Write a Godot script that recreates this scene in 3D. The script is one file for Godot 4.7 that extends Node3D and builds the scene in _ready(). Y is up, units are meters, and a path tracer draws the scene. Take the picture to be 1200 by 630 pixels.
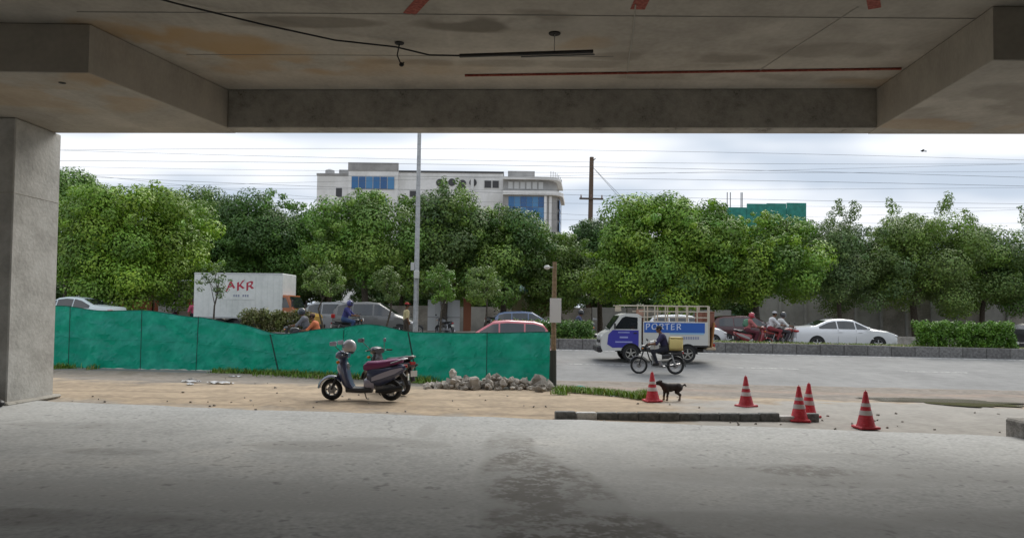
extends Node3D
# A street seen from under the slab of an unfinished concrete building.
# x to the right, y up, the road lies towards -z; d below means distance along -z.

var rng := RandomNumberGenerator.new()
var M := {}
var counts := {}

# ---------------------------------------------------------------- nodes
func numbered(called: String) -> String:
	var k: int = counts.get(called, 0)
	counts[called] = k + 1
	return called if k == 0 else "%s_%03d" % [called, k]

func tag(o: Node, label: String, category: String, group := "") -> void:
	o.set_meta("label", label)
	o.set_meta("category", category)
	if group != "":
		o.set_meta("group", group)

func thing(called: String, label: String, category: String, at := Vector3.ZERO, turn := 0.0, group := "") -> Node3D:
	var o := Node3D.new()
	o.name = numbered(called)
	add_child(o)
	o.position = at
	o.rotation.y = turn
	tag(o, label, category, group)
	return o

func part(called: String, shape, m: Material, parent: Node, at := Vector3.ZERO) -> MeshInstance3D:
	var o := MeshInstance3D.new()
	o.name = called
	o.mesh = shape.mesh() if shape is Geo else shape
	o.material_override = m
	o.position = at
	parent.add_child(o, true)
	return o

func structure(called: String, shape, m: Material, at := Vector3.ZERO) -> MeshInstance3D:
	var o := part(numbered(called), shape, m, self, at)
	o.set_meta("kind", "structure")
	return o

func copy_of(o: Node3D, label := "", at := Vector3.ZERO, turn := 0.0, size := 1.0) -> Node3D:
	var r: Node3D = o.duplicate()
	var plain: String = String(o.name).rsplit("_", true, 1)[0] if String(o.name).right(3).is_valid_int() else String(o.name)
	r.name = numbered(plain)
	add_child(r)
	r.position = at
	r.rotation = Vector3(0, turn, 0)
	r.scale = Vector3.ONE * size
	if label != "":
		r.set_meta("label", label)
	return r

# ---------------------------------------------------------------- terrain
func base(d: float) -> float:
	if d < 18.0: return 0.0
	if d < 23.0: return -0.15 * (d - 18.0) / 5.0
	if d < 32.0: return -0.15 + 0.54 * (d - 23.0) / 9.0
	if d < 33.6: return 0.39
	return 0.45

func gy(x: float, d: float) -> float:
	return base(d) - 0.01 * clampf(x, -60.0, 60.0)

func on(x: float, d: float, up := 0.0) -> Vector3:
	return Vector3(x, gy(x, d) + up, -d)

# ---------------------------------------------------------------- geometry
class Geo:
	var p := PackedVector3Array()
	var uv := PackedVector2Array()
	var sm := PackedByteArray()
	var col := PackedColorArray()
	var tint := Color.WHITE
	var tinted := false
	var xf := Transform3D()
	var crease := 0.75

	func place(at: Vector3, turn := Vector3.ZERO) -> Geo:
		xf = Transform3D(Basis.from_euler(turn), at)
		return self

	func color(c: Color) -> Geo:
		tint = c
		tinted = true
		return self

	func tri(a: Vector3, b: Vector3, c: Vector3, s := 0, ua := Vector2.ZERO, ub := Vector2.ZERO, uc := Vector2.ZERO) -> void:
		p.append(xf * a); p.append(xf * b); p.append(xf * c)
		uv.append(ua); uv.append(ub); uv.append(uc)
		sm.append(s)
		col.append(tint); col.append(tint); col.append(tint)

	func quad(a: Vector3, b: Vector3, c: Vector3, d: Vector3, s := 0) -> void:
		tri(a, b, c, s, Vector2(0, 1), Vector2(1, 1), Vector2(1, 0))
		tri(a, c, d, s, Vector2(0, 1), Vector2(1, 0), Vector2(0, 0))

	func box(c: Vector3, s: Vector3, b := 0.0) -> Geo:
		var h := s / 2.0
		if b <= 0.0:
			for ax in 3:
				for sg in [-1.0, 1.0]:
					var n := Vector3.ZERO; n[ax] = sg
					var u := Vector3.ZERO; u[(ax + 1) % 3] = 1.0
					var w := n.cross(u)
					var o := c + n * h
					quad(o - u * h - w * h, o + u * h - w * h, o + u * h + w * h, o - u * h + w * h)
			return self
		b = minf(b, minf(h.x, minf(h.y, h.z)) * 0.98)
		for ax in 3:
			for sg in [-1.0, 1.0]:
				var n := Vector3.ZERO; n[ax] = sg
				var u := Vector3.ZERO; u[(ax + 1) % 3] = 1.0
				var w := n.cross(u)
				var k := h - Vector3(b, b, b)
				var o := c + n * h
				quad(o - u * k - w * k, o + u * k - w * k, o + u * k + w * k, o - u * k + w * k)
		for ax in 3:
			var i := (ax + 1) % 3
			var j := (ax + 2) % 3
			for si in [-1.0, 1.0]:
				for sj in [-1.0, 1.0]:
					var pi_ := Vector3.ZERO; pi_[i] = si * h[i]; pi_[j] = sj * (h[j] - b)
					var pj := Vector3.ZERO; pj[i] = si * (h[i] - b); pj[j] = sj * h[j]
					var e := Vector3.ZERO; e[ax] = h[ax] - b
					if si * sj > 0.0:
						quad(c + pi_ - e, c + pj - e, c + pj + e, c + pi_ + e)
					else:
						quad(c + pj - e, c + pi_ - e, c + pi_ + e, c + pj + e)
		for sx in [-1.0, 1.0]:
			for sy in [-1.0, 1.0]:
				for sz in [-1.0, 1.0]:
					var q := Vector3(sx * h.x, sy * h.y, sz * h.z)
					var x := c + q - Vector3(0, sy * b, sz * b)
					var y := c + q - Vector3(sx * b, 0, sz * b)
					var z := c + q - Vector3(sx * b, sy * b, 0)
					if sx * sy * sz > 0.0: tri(x, y, z)
					else: tri(x, z, y)
		return self

	# rings: an array of closed rings with the same number of points
	func loft(rings: Array, caps := true, s := 1) -> Geo:
		var first := p.size()
		var n: int = rings[0].size()
		for r in rings.size() - 1:
			for k in n:
				var a: Vector3 = rings[r][k]
				var b: Vector3 = rings[r][(k + 1) % n]
				var c: Vector3 = rings[r + 1][(k + 1) % n]
				var d: Vector3 = rings[r + 1][k]
				var u0 := float(k) / n
				var u1 := float(k + 1) / n
				var v0 := float(r) / (rings.size() - 1)
				var v1 := float(r + 1) / (rings.size() - 1)
				tri(a, b, c, s, Vector2(u0, v0), Vector2(u1, v0), Vector2(u1, v1))
				tri(a, c, d, s, Vector2(u0, v0), Vector2(u1, v1), Vector2(u0, v1))
		if caps:
			for e in 2:
				var ring: PackedVector3Array = rings[0] if e == 0 else rings[-1]
				var m := Vector3.ZERO
				for q in ring: m += q
				m /= n
				for k in n:
					if e == 0: tri(m, ring[(k + 1) % n], ring[k], s)
					else: tri(m, ring[k], ring[(k + 1) % n], s)
		outward(first)
		return self

	func outward(first: int) -> void:
		var vol := 0.0
		var mid := Vector3.ZERO
		for i in range(first, p.size()): mid += p[i]
		mid /= maxf(1.0, p.size() - first)
		for i in range(first, p.size(), 3):
			vol += (p[i] - mid).dot((p[i + 1] - mid).cross(p[i + 2] - mid))
		if vol < 0.0:
			for i in range(first, p.size(), 3):
				var t := p[i + 1]; p[i + 1] = p[i + 2]; p[i + 2] = t
				var w := uv[i + 1]; uv[i + 1] = uv[i + 2]; uv[i + 2] = w

	func tube(pts: Array, radii, sides := 8, caps := true) -> Geo:
		var rings := []
		var up := Vector3.UP
		for i in pts.size():
			var t: Vector3 = (pts[mini(i + 1, pts.size() - 1)] - pts[maxi(i - 1, 0)]).normalized()
			if absf(t.dot(up)) > 0.95: up = Vector3.RIGHT if absf(t.x) < 0.9 else Vector3.BACK
			var a := t.cross(up).normalized()
			var b := t.cross(a).normalized()
			up = -b
			var r: float = radii[i] if radii is Array else radii
			var ring := PackedVector3Array()
			for k in sides:
				var an := TAU * k / sides
				ring.append(pts[i] + a * cos(an) * r + b * sin(an) * r)
			rings.append(ring)
		return loft(rings, caps)

	# profile: (radius, height) pairs, turned about axis 0 x, 1 y, 2 z through c
	func lathe(c: Vector3, profile: Array, sides := 16, axis := 1, caps := true) -> Geo:
		var rings := []
		for q in profile:
			var ring := PackedVector3Array()
			for k in sides:
				var an := TAU * k / sides
				var v := Vector3(cos(an) * q[0], q[1], sin(an) * q[0])
				if axis == 0: v = Vector3(v.y, v.x, v.z)
				elif axis == 2: v = Vector3(v.x, v.z, v.y)
				ring.append(c + v)
			rings.append(ring)
		return loft(rings, caps)

	func ball(c: Vector3, r: Vector3, sides := 12, rows := 8) -> Geo:
		var rings := []
		for i in rows + 1:
			var t := PI * clampf(float(i) / rows, 0.02, 0.98)
			var ring := PackedVector3Array()
			for k in sides:
				var an := TAU * k / sides
				ring.append(c + Vector3(sin(t) * cos(an) * r.x, cos(t) * r.y, sin(t) * sin(an) * r.z))
			rings.append(ring)
		return loft(rings)

	# a torus about the z axis
	func ring(c: Vector3, big: float, small: float, n := 24, m := 8, squash := 1.0) -> Geo:
		var first := p.size()
		for i in n:
			for k in m:
				var q := []
				for e in [[0, 0], [1, 0], [1, 1], [0, 1]]:
					var a: float = TAU * (i + e[0]) / n
					var b: float = TAU * (k + e[1]) / m
					var r: float = big + small * cos(b)
					q.append(c + Vector3(cos(a) * r, sin(a) * r, small * squash * sin(b)))
				quad(q[0], q[1], q[2], q[3], 1)
		outward(first)
		return self

	# outline in x, y pushed out from z0 to z1, the rim chamfered by b
	func prism(poly: PackedVector2Array, z0: float, z1: float, b := 0.0, s := 0) -> Geo:
		var first := p.size()
		if Geometry2D.is_polygon_clockwise(poly): poly.reverse()
		var inner := poly
		if b > 0.0:
			var off := Geometry2D.offset_polygon(poly, -b)
			if off.size() == 1 and off[0].size() == poly.size():
				inner = off[0]
				var best := 0
				for k in inner.size():
					if inner[k].distance_to(poly[0]) < inner[best].distance_to(poly[0]): best = k
				var turned := PackedVector2Array()
				for k in inner.size(): turned.append(inner[(best + k) % inner.size()])
				inner = turned
			else: b = 0.0
		var n := poly.size()
		var tris := Geometry2D.triangulate_polygon(inner)
		for i in range(0, tris.size(), 3):
			var q := [inner[tris[i]], inner[tris[i + 1]], inner[tris[i + 2]]]
			tri(Vector3(q[0].x, q[0].y, z1), Vector3(q[1].x, q[1].y, z1), Vector3(q[2].x, q[2].y, z1), 0)
			tri(Vector3(q[0].x, q[0].y, z0), Vector3(q[2].x, q[2].y, z0), Vector3(q[1].x, q[1].y, z0), 0)
		for k in n:
			var a := poly[k]
			var c := poly[(k + 1) % n]
			quad(Vector3(a.x, a.y, z0 + b), Vector3(c.x, c.y, z0 + b), Vector3(c.x, c.y, z1 - b), Vector3(a.x, a.y, z1 - b), s)
			if b > 0.0:
				var e := inner[k]
				var f := inner[(k + 1) % n]
				quad(Vector3(a.x, a.y, z1 - b), Vector3(c.x, c.y, z1 - b), Vector3(f.x, f.y, z1), Vector3(e.x, e.y, z1), s)
				quad(Vector3(e.x, e.y, z0), Vector3(f.x, f.y, z0), Vector3(c.x, c.y, z0 + b), Vector3(a.x, a.y, z0 + b), s)
		outward(first)
		return self

	func mesh() -> ArrayMesh:
		var n := PackedVector3Array()
		n.resize(p.size())
		var soft := {}
		var fn := PackedVector3Array()
		fn.resize(sm.size())
		for f in sm.size():
			var a := (p[f * 3 + 1] - p[f * 3]).cross(p[f * 3 + 2] - p[f * 3])
			fn[f] = a
			if sm[f]:
				for k in 3:
					var key := Vector3i((p[f * 3 + k] * 4000.0).round())
					if soft.has(key): soft[key].append(f)
					else: soft[key] = [f]
		for f in sm.size():
			var u := fn[f].normalized()
			for k in 3:
				if sm[f]:
					var key := Vector3i((p[f * 3 + k] * 4000.0).round())
					var sum := Vector3.ZERO
					for g in soft[key]:
						if fn[g].normalized().dot(u) > crease: sum += fn[g]
					n[f * 3 + k] = sum.normalized() if sum.length() > 1e-12 else u
				else:
					n[f * 3 + k] = u
		var ix := PackedInt32Array()
		ix.resize(p.size())
		for i in range(0, p.size(), 3):
			ix[i] = i; ix[i + 1] = i + 2; ix[i + 2] = i + 1
		var arr := []
		arr.resize(Mesh.ARRAY_MAX)
		arr[Mesh.ARRAY_VERTEX] = p
		arr[Mesh.ARRAY_NORMAL] = n
		arr[Mesh.ARRAY_TEX_UV] = uv
		if tinted: arr[Mesh.ARRAY_COLOR] = col
		arr[Mesh.ARRAY_INDEX] = ix
		var am := ArrayMesh.new()
		am.add_surface_from_arrays(Mesh.PRIMITIVE_TRIANGLES, arr)
		return am

func geo() -> Geo:
	return Geo.new()

# ---------------------------------------------------------------- materials
func lin(r: float, g: float, b: float) -> Color:
	return Color(r, g, b).linear_to_srgb()

func mat(c: Color, rough := 0.7, metal := 0.0) -> StandardMaterial3D:
	var m := StandardMaterial3D.new()
	m.albedo_color = c
	m.roughness = rough
	m.metallic = metal
	return m

# noise bytes, 0 to 255, that tile
func noise_bytes(w: int, h: int, sd: int, freq: float, octaves := 4) -> PackedByteArray:
	var f := FastNoiseLite.new()
	f.noise_type = FastNoiseLite.TYPE_SIMPLEX_SMOOTH
	f.seed = sd
	f.frequency = freq
	f.fractal_octaves = octaves
	return f.get_seamless_image(w, h).get_data()

# a tiling colour texture: layers [frequency, weight, octaves], stops [position, linear colour]
func ramp_tex(size: int, sd: int, layers: Array, stops: Array) -> ImageTexture:
	var data := []
	var total := 0.0
	for k in layers.size():
		data.append(noise_bytes(size, size, sd + k * 17, layers[k][0], layers[k][2]))
		total += layers[k][1]
	var g := Gradient.new()
	g.offsets = PackedFloat32Array(stops.map(func(s): return s[0]))
	g.colors = PackedColorArray(stops.map(func(s): return s[1]))
	var lut := PackedByteArray()
	for i in 256:
		var c := g.sample(i / 255.0).linear_to_srgb()
		lut.append(clampi(int(c.r * 255), 0, 255)); lut.append(clampi(int(c.g * 255), 0, 255)); lut.append(clampi(int(c.b * 255), 0, 255))
	var out := PackedByteArray()
	out.resize(size * size * 3)
	var nl := layers.size()
	for i in size * size:
		var s := 0.0
		for k in nl:
			s += data[k][i] * layers[k][1]
		var q := clampi(int(s / total), 0, 255) * 3
		out[i * 3] = lut[q]; out[i * 3 + 1] = lut[q + 1]; out[i * 3 + 2] = lut[q + 2]
	var img := Image.create_from_data(size, size, false, Image.FORMAT_RGB8, out)
	return ImageTexture.create_from_image(img)

func grey_tex(size: int, sd: int, freq: float, octaves := 4) -> ImageTexture:
	return ImageTexture.create_from_image(Image.create_from_data(size, size, false, Image.FORMAT_L8, noise_bytes(size, size, sd, freq, octaves)))

func textured(t: Texture2D, metres: float, rough := 0.9, bump: Texture2D = null, bump_cm := 0.0) -> StandardMaterial3D:
	var m := StandardMaterial3D.new()
	m.albedo_texture = t
	m.roughness = rough
	m.uv1_triplanar = true
	m.uv1_world_triplanar = true
	m.uv1_scale = Vector3.ONE / metres
	if bump:
		m.heightmap_enabled = true
		m.heightmap_texture = bump
		m.heightmap_scale = bump_cm
	return m

# ---------------------------------------------------------------- sky, sun, camera
func make_camera() -> void:
	var cam := Camera3D.new()
	cam.name = "camera"
	add_child(cam)
	cam.near = 0.1
	cam.far = 1500.0
	cam.projection = Camera3D.PROJECTION_FRUSTUM
	cam.size = 2.0 * 0.1 * 315.0 / 890.0
	cam.frustum_offset = Vector2(0.0, 22.0 / 890.0 * 0.1)
	cam.position = Vector3(0, 1.85, 0)
	cam.rotation_degrees = Vector3(1.9, 0, 0.7)
	cam.current = true

func make_sky() -> void:
	var w := 1024
	var h := 512
	var f := FastNoiseLite.new()
	f.noise_type = FastNoiseLite.TYPE_SIMPLEX_SMOOTH
	f.seed = 11
	f.frequency = 0.58
	f.fractal_octaves = 5
	f.fractal_gain = 0.52
	var img := Image.create_empty(w, h, false, Image.FORMAT_RGBF)
	var grey := Color(0.53, 0.61, 0.72)
	var white := Color(0.93, 0.955, 1.0)
	for j in h:
		var th := PI * (j + 0.5) / h
		var y := cos(th)
		var s := sin(th)
		for i in w:
			if y < -0.06:
				img.set_pixel(i, j, Color(0.30, 0.29, 0.27))
				continue
			var ph := TAU * ((i + 0.5) / w - 0.5)
			var k := 1.0 / (maxf(y, 0.0) + 0.11)
			var n := f.get_noise_3d(sin(ph) * s * k * 0.9, 0.0, -cos(ph) * s * k * 1.5)
			var t := smoothstep(-0.38, 0.30, n)
			img.set_pixel(i, j, grey.lerp(white, t))
	var sky_mat := PanoramaSkyMaterial.new()
	sky_mat.panorama = ImageTexture.create_from_image(img)
	sky_mat.energy_multiplier = 1.0
	var sky := Sky.new()
	sky.sky_material = sky_mat
	var env := Environment.new()
	env.background_mode = Environment.BG_SKY
	env.sky = sky
	env.background_energy_multiplier = 0.66
	env.tonemap_mode = Environment.TONE_MAPPER_LINEAR
	env.tonemap_exposure = 1.72
	env.sdfgi_enabled = true
	env.ssao_enabled = true
	env.ssil_enabled = true
	var we := WorldEnvironment.new()
	we.name = "daylight"
	we.environment = env
	add_child(we)
	var sun := DirectionalLight3D.new()
	sun.name = "sun"
	sun.light_color = Color(1.0, 0.98, 0.94)
	sun.light_energy = 0.5
	sun.light_angular_distance = 38.0
	sun.shadow_enabled = true
	add_child(sun)
	sun.rotation_degrees = Vector3(-43, 158, 0)

# ---------------------------------------------------------------- common materials
func make_materials() -> void:
	var fine := grey_tex(512, 5, 0.045, 5)
	var grain := grey_tex(256, 6, 0.16, 3)
	M.fine = fine
	M.grain = grain
	M.concrete = textured(ramp_tex(512, 21, [[0.006, 1.0, 4], [0.03, 0.6, 4], [0.12, 0.4, 2]], [[0.27, lin_c(0.13, 0.12, 0.10)], [0.33, lin_c(0.27, 0.255, 0.225)], [0.5, lin_c(0.35, 0.33, 0.29)], [0.75, lin_c(0.43, 0.405, 0.36)]]), 3.1, 0.85, fine, 0.6)
	M.column = textured(ramp_tex(512, 26, [[0.006, 1.0, 4], [0.03, 0.5, 4], [0.12, 0.35, 2]], [[0.25, lin_c(0.36, 0.35, 0.325)], [0.5, lin_c(0.45, 0.44, 0.41)], [0.75, lin_c(0.52, 0.51, 0.48)]]), 2.3, 0.85, fine, 0.5)
	M.stone = textured(ramp_tex(256, 31, [[0.02, 1.0, 4], [0.1, 0.7, 3]], [[0.25, lin_c(0.17, 0.16, 0.145)], [0.5, lin_c(0.27, 0.255, 0.23)], [0.8, lin_c(0.40, 0.38, 0.35)]]), 1.1, 0.95, grain, 1.2)
	M.asphalt = textured(ramp_tex(512, 41, [[0.004, 0.8, 3], [0.02, 0.6, 3], [0.2, 0.5, 2]], [[0.25, lin_c(0.16, 0.16, 0.158)], [0.5, lin_c(0.205, 0.205, 0.202)], [0.75, lin_c(0.25, 0.248, 0.242)]]), 6.3, 0.85, grain, 0.5)
	M.earth = textured(ramp_tex(512, 47, [[0.006, 1.0, 4], [0.05, 0.8, 4]], [[0.25, lin_c(0.14, 0.115, 0.08)], [0.5, lin_c(0.22, 0.18, 0.13)], [0.75, lin_c(0.30, 0.25, 0.19)]]), 7.7, 0.95, fine, 3.0)
	M.bark = textured(ramp_tex(256, 51, [[0.03, 1.0, 4], [0.12, 0.7, 3]], [[0.25, lin_c(0.045, 0.036, 0.028)], [0.6, lin_c(0.11, 0.09, 0.07)], [0.8, lin_c(0.17, 0.145, 0.12)]]), 0.8, 0.95, grain, 2.0)
	M.wood = textured(ramp_tex(256, 55, [[0.03, 1.0, 4], [0.14, 0.7, 3]], [[0.25, lin_c(0.15, 0.10, 0.06)], [0.6, lin_c(0.27, 0.19, 0.11)], [0.8, lin_c(0.36, 0.27, 0.17)]]), 0.7, 0.85, grain, 1.0)
	M.black_rubber = mat(lin(0.022, 0.022, 0.023), 0.75)
	M.black_plastic = mat(lin(0.03, 0.03, 0.032), 0.5)
	M.black_paint = mat(lin(0.02, 0.02, 0.022), 0.35)
	M.alloy = mat(lin(0.45, 0.45, 0.46), 0.35, 0.8)
	M.steel = mat(lin(0.38, 0.38, 0.39), 0.4, 0.85)
	M.galvanised = textured(ramp_tex(256, 61, [[0.02, 1.0, 4], [0.12, 0.4, 3]], [[0.25, lin_c(0.30, 0.31, 0.32)], [0.6, lin_c(0.42, 0.43, 0.44)], [0.8, lin_c(0.50, 0.51, 0.52)]]), 0.9, 0.55)
	M.chrome = mat(lin(0.62, 0.62, 0.63), 0.16, 1.0)
	M.dark_glass = mat(lin(0.018, 0.022, 0.026), 0.06)
	M.dark_glass.metallic_specular = 0.7
	M.lamp_glass = mat(lin(0.65, 0.65, 0.66), 0.1)
	M.red_lens = mat(lin(0.38, 0.02, 0.02), 0.2)
	M.amber_lens = mat(lin(0.6, 0.2, 0.02), 0.2)
	M.tinted = mat(Color.WHITE, 0.8)
	M.tinted.vertex_color_use_as_albedo = true
	M.cloth = mat(Color.WHITE, 0.9)
	M.cloth.vertex_color_use_as_albedo = true

func lin_c(r: float, g: float, b: float) -> Color:
	return Color(r, g, b)

func paint(c: Color, rough := 0.3) -> StandardMaterial3D:
	var m := mat(c, rough)
	m.clearcoat_enabled = true
	m.clearcoat = 0.6
	m.clearcoat_roughness = 0.12
	return m

# ---------------------------------------------------------------- the concrete building
const SLAB := 6.03
const SOFFIT := 5.3

func front(x: float) -> float:    # distance of the outer face of the edge beam
	return 14.5 - 0.047 * x

func outline_prism(points: Array, y0: float, y1: float) -> Geo:
	var g := geo()
	var poly := PackedVector2Array()
	for q in points: poly.append(Vector2(q[0], q[1]))
	g.xf = Transform3D(Basis(Vector3.RIGHT, -PI / 2), Vector3.ZERO)
	g.prism(poly, y0, y1, 0.012)
	return g


var lut := PackedByteArray()

func to_byte(v: float) -> int:
	if lut.is_empty():
		for i in 1025:
			var c := Color(i / 1024.0, 0, 0).linear_to_srgb()
			lut.append(clampi(roundi(c.r * 255.0), 0, 255))
	return lut[clampi(int(v * 1024.0), 0, 1024)]

func ceiling_texture() -> ImageTexture:
	# 24 m by 12 m of board-marked soffit with rust and water stains
	var w := 1024
	var h := 512
	var a := noise_bytes(w, h, 71, 0.004, 4)
	var b := noise_bytes(w, h, 72, 0.03, 4)
	var c := noise_bytes(w, h, 73, 0.2, 2)
	var e := noise_bytes(w, h, 74, 0.012, 4)
	var out := PackedByteArray()
	out.resize(w * h * 3)
	# x, distance, radius x, radius d, strength, hue 0 rust 1 grey-brown
	var spots := [[-2.6, 12.9, 1.6, 0.35, 0.4, 0], [2.6, 12.2, 1.0, 0.2, 0.6, 1], [-3.2, 10.9, 0.9, 0.16, 0.8, 1], [5.2, 11.8, 0.9, 0.25, 0.5, 1], [0.4, 12.6, 2.2, 0.14, 0.5, 1], [4.0, 13.2, 1.8, 0.16, 0.45, 1], [-5.2, 11.9, 1.0, 0.55, 1.0, 0], [-4.1, 12.6, 1.3, 0.6, 0.55, 0], [-5.9, 11.3, 0.6, 0.4, 0.7, 0], [-0.4, 10.9, 0.75, 0.22, 1.0, 1], [0.2, 10.6, 0.5, 0.2, 0.7, 1], [0.9, 11.5, 0.5, 0.3, 0.5, 0], [7.6, 12.2, 1.2, 0.8, 0.5, 1], [-7.6, 12.3, 1.2, 0.8, 0.5, 0], [3.3, 11.4, 1.4, 0.8, 0.25, 1], [8.4, 13.4, 2.0, 0.3, 0.5, 0]]
	var grow := PackedFloat32Array()
	for j in h:
		var d := 15.2 - 12.0 * (j + 0.5) / h
		var near := spots.filter(func(s): return absf(d - s[1]) < s[3] * 1.6)
		for i in w:
			var x := -12.0 + 24.0 * (i + 0.5) / w
			var k := j * w + i
			var na := a[k] / 255.0
			var nb := b[k] / 255.0
			var v := 0.385 + 0.15 * (na - 0.5) + 0.10 * (nb - 0.5) + 0.07 * (c[k] / 255.0 - 0.5)
			# each plywood sheet left its own tone
			var px := floori((x + 12.0) / 1.22)
			var pd := floori((d + 0.3) / 2.44)
			v *= 0.94 + 0.12 * fposmod(sin(px * 12.9898 + pd * 78.233) * 43758.5453, 1.0)
			var col := Vector3(v * 1.04, v * 0.955, v * 0.82)
			for s in near:
				var q := pow((x - s[0]) / s[2], 2) + pow((d - s[1]) / s[3], 2)
				if q < 2.5:
					var t: float = clampf((1.25 - q * 0.5) * 2.2 * (0.35 + (e[k] / 255.0 - 0.45) * 2.4), 0.0, 1.0) * s[4]
					if s[5] == 0: col = col.lerp(Vector3(0.40, 0.26, 0.12), t * 0.75)
					else: col = col.lerp(Vector3(0.15, 0.13, 0.10), t * 0.75)
			out[k * 3] = to_byte(col.x); out[k * 3 + 1] = to_byte(col.y); out[k * 3 + 2] = to_byte(col.z)
	return ImageTexture.create_from_image(Image.create_from_data(w, h, false, Image.FORMAT_RGB8, out))

func make_building() -> void:
	var soffit_mat := StandardMaterial3D.new()
	soffit_mat.albedo_texture = ceiling_texture()
	soffit_mat.roughness = 0.9
	soffit_mat.uv1_triplanar = true
	soffit_mat.uv1_world_triplanar = true
	# world triplanar looks the top plane up with (x, z)
	soffit_mat.uv1_scale = Vector3(1.0 / 24.0, 1.0 / 12.0, 1.0 / 12.0)
	soffit_mat.uv1_offset = Vector3(0.5, 0.0, 15.2 / 12.0)
	soffit_mat.heightmap_enabled = false
	# slab, one sheet of concrete 0.22 thick over the whole bay
	structure("ceiling", outline_prism([[-26, -9], [30, -9], [30, front(30)], [-26, front(-26)]], SLAB, SLAB + 0.22), soffit_mat)
	# downstand beam along the front, and the two wide drops at the columns
	var k := 0.0
	structure("edge_beam", outline_prism([[-5.44, front(-5.44) - 0.44], [6.62, front(6.62) - 0.44], [6.66, front(6.66)], [-5.44, front(-5.44)]], SOFFIT, SLAB - 0.003), M.concrete)
	structure("drop_panel", outline_prism([[-13.5, 11.05], [-6.27, 11.05], [-5.44, 14.38], [-5.443, front(-5.44) + 0.004], [-13.5, front(-13.5) + 0.004]], SOFFIT - 0.004, SLAB - 0.004), soffit_mat)
	structure("drop_panel", outline_prism([[6.39, 10.02], [14.5, 9.98], [14.5, front(14.5) + 0.004], [6.663, front(6.66) + 0.004], [6.625, 13.75]], SOFFIT - 0.004, SLAB - 0.004), soffit_mat)
	# the column under the left drop, with its pour joint
	var col := geo()
	col.xf = Transform3D(Basis(Vector3.UP, deg_to_rad(-1.0)), Vector3(-9.66, 0, -14.4))
	col.box(Vector3(0, SOFFIT / 2.0 - 0.05, 0), Vector3(1.2, SOFFIT + 0.085, 1.36), 0.02)
	var cn := structure("column", col, M.column)
	part("pour_joint", geo().place(Vector3(-9.66, 3.92, -14.4), Vector3(0, deg_to_rad(-1.0), 0)).box(Vector3.ZERO, Vector3(1.212, 0.014, 1.372), 0.004), M.concrete, cn)
	part("base_fillet", geo().place(Vector3(-9.66, 0.10, -14.4), Vector3(0, deg_to_rad(-1.0), 0)).box(Vector3(0.05, 0, 0.02), Vector3(1.34, 0.07, 1.6), 0.03), M.concrete, cn)
	for q in [[13.2, 13.4], [-9.6, -6.5], [13.2, -6.5], [2.0, -6.5]]:
		var c2 := geo().box(Vector3(q[0], 2.95, -q[1]), Vector3(1.2, 6.1, 1.2), 0.02)
		structure("column", c2, M.column)
	# rooms behind the photographer close the bay
	structure("wall_back", geo().box(Vector3(2, 3.0, 8.9), Vector3(56, 6.05, 0.2)), M.concrete)

	var ridge := mat(lin(0.36, 0.34, 0.30), 0.9)
	var ceil: Node = get_node("ceiling")
	# fins of cement where the formwork sheets met
	for q in [[1.62, 10.1, 1.98, 13.3, 0.012], [4.62, 10.1, 4.15, 12.9, 0.012], [-6.2, 10.6, 6.5, 10.45, 0.010], [-5.4, 12.35, 1.6, 12.2, 0.006]]:
		var a := Vector3(q[0], SLAB - 0.003, -q[1])
		var b := Vector3(q[2], SLAB - 0.003, -q[3])
		var g := geo().tube([a, a.lerp(b, 0.33) + Vector3(0.01, 0, 0.01), a.lerp(b, 0.66), b], q[4], 5)
		part("joint_ridge", g, ridge, ceil)
	part("tie_hole", geo().lathe(Vector3(-6.95, SOFFIT - 0.012, -11.55), [[0.05, 0.0], [0.055, 0.006], [0.05, 0.012]], 10), M.black_rubber, get_node("drop_panel"))
	# red setting-out paint on the soffit
	var red := textured(ramp_tex(128, 81, [[0.06, 1.0, 3]], [[0.25, lin_c(0.22, 0.05, 0.035)], [0.6, lin_c(0.33, 0.075, 0.055)], [0.8, lin_c(0.36, 0.13, 0.09)]]), 0.6, 0.8)
	var strip := geo()
	strip.xf = Transform3D(Basis(Vector3.UP, atan2(0.65, 7.35) * -1.0), Vector3(2.8, SLAB - 0.02, -12.9))
	strip.box(Vector3.ZERO, Vector3(7.38, 0.035, 0.035), 0.004)
	tag(part("red_conduit", strip, red, self), "thin red conduit pipe running along the ceiling in front of the edge beam", "pipe")
	for q in [[-1.33, 10.2, 0.18, 0.75, 0.45, "slanted brick red paint mark on ceiling beside the black cable"], [1.68, 10.0, 0.2, 0.55, 0.02, "square brick red paint mark on ceiling at the cement joint"], [4.76, 9.95, 0.16, 0.45, -0.5, "small brick red paint mark at the end of a slanting ceiling crack"]]:
		var g := geo()
		g.xf = Transform3D(Basis(Vector3.UP, q[4]), Vector3(q[0], SLAB - 0.003, -q[1]))
		g.box(Vector3.ZERO, Vector3(q[2], 0.004, q[3]))
		var o := part(numbered("paint_mark"), g, red, self)
		tag(o, q[5], "paint mark", "red paint marks on the ceiling")

	# bare batten hung from one rod, fed by a slack cable
	var bt := thing("batten_light", "dark unlit batten light hanging level under the ceiling from a rod", "light fitting", Vector3(0.19, 5.715, -11.2))
	var slope := Basis(Vector3.BACK, 0.045)
	part("housing", geo().place(Vector3(-0.02, 0, 0), Vector3(0, 0, 0.045)).box(Vector3.ZERO, Vector3(2.0, 0.045, 0.06), 0.008), mat(lin(0.035, 0.033, 0.03), 0.6), bt)
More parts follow.
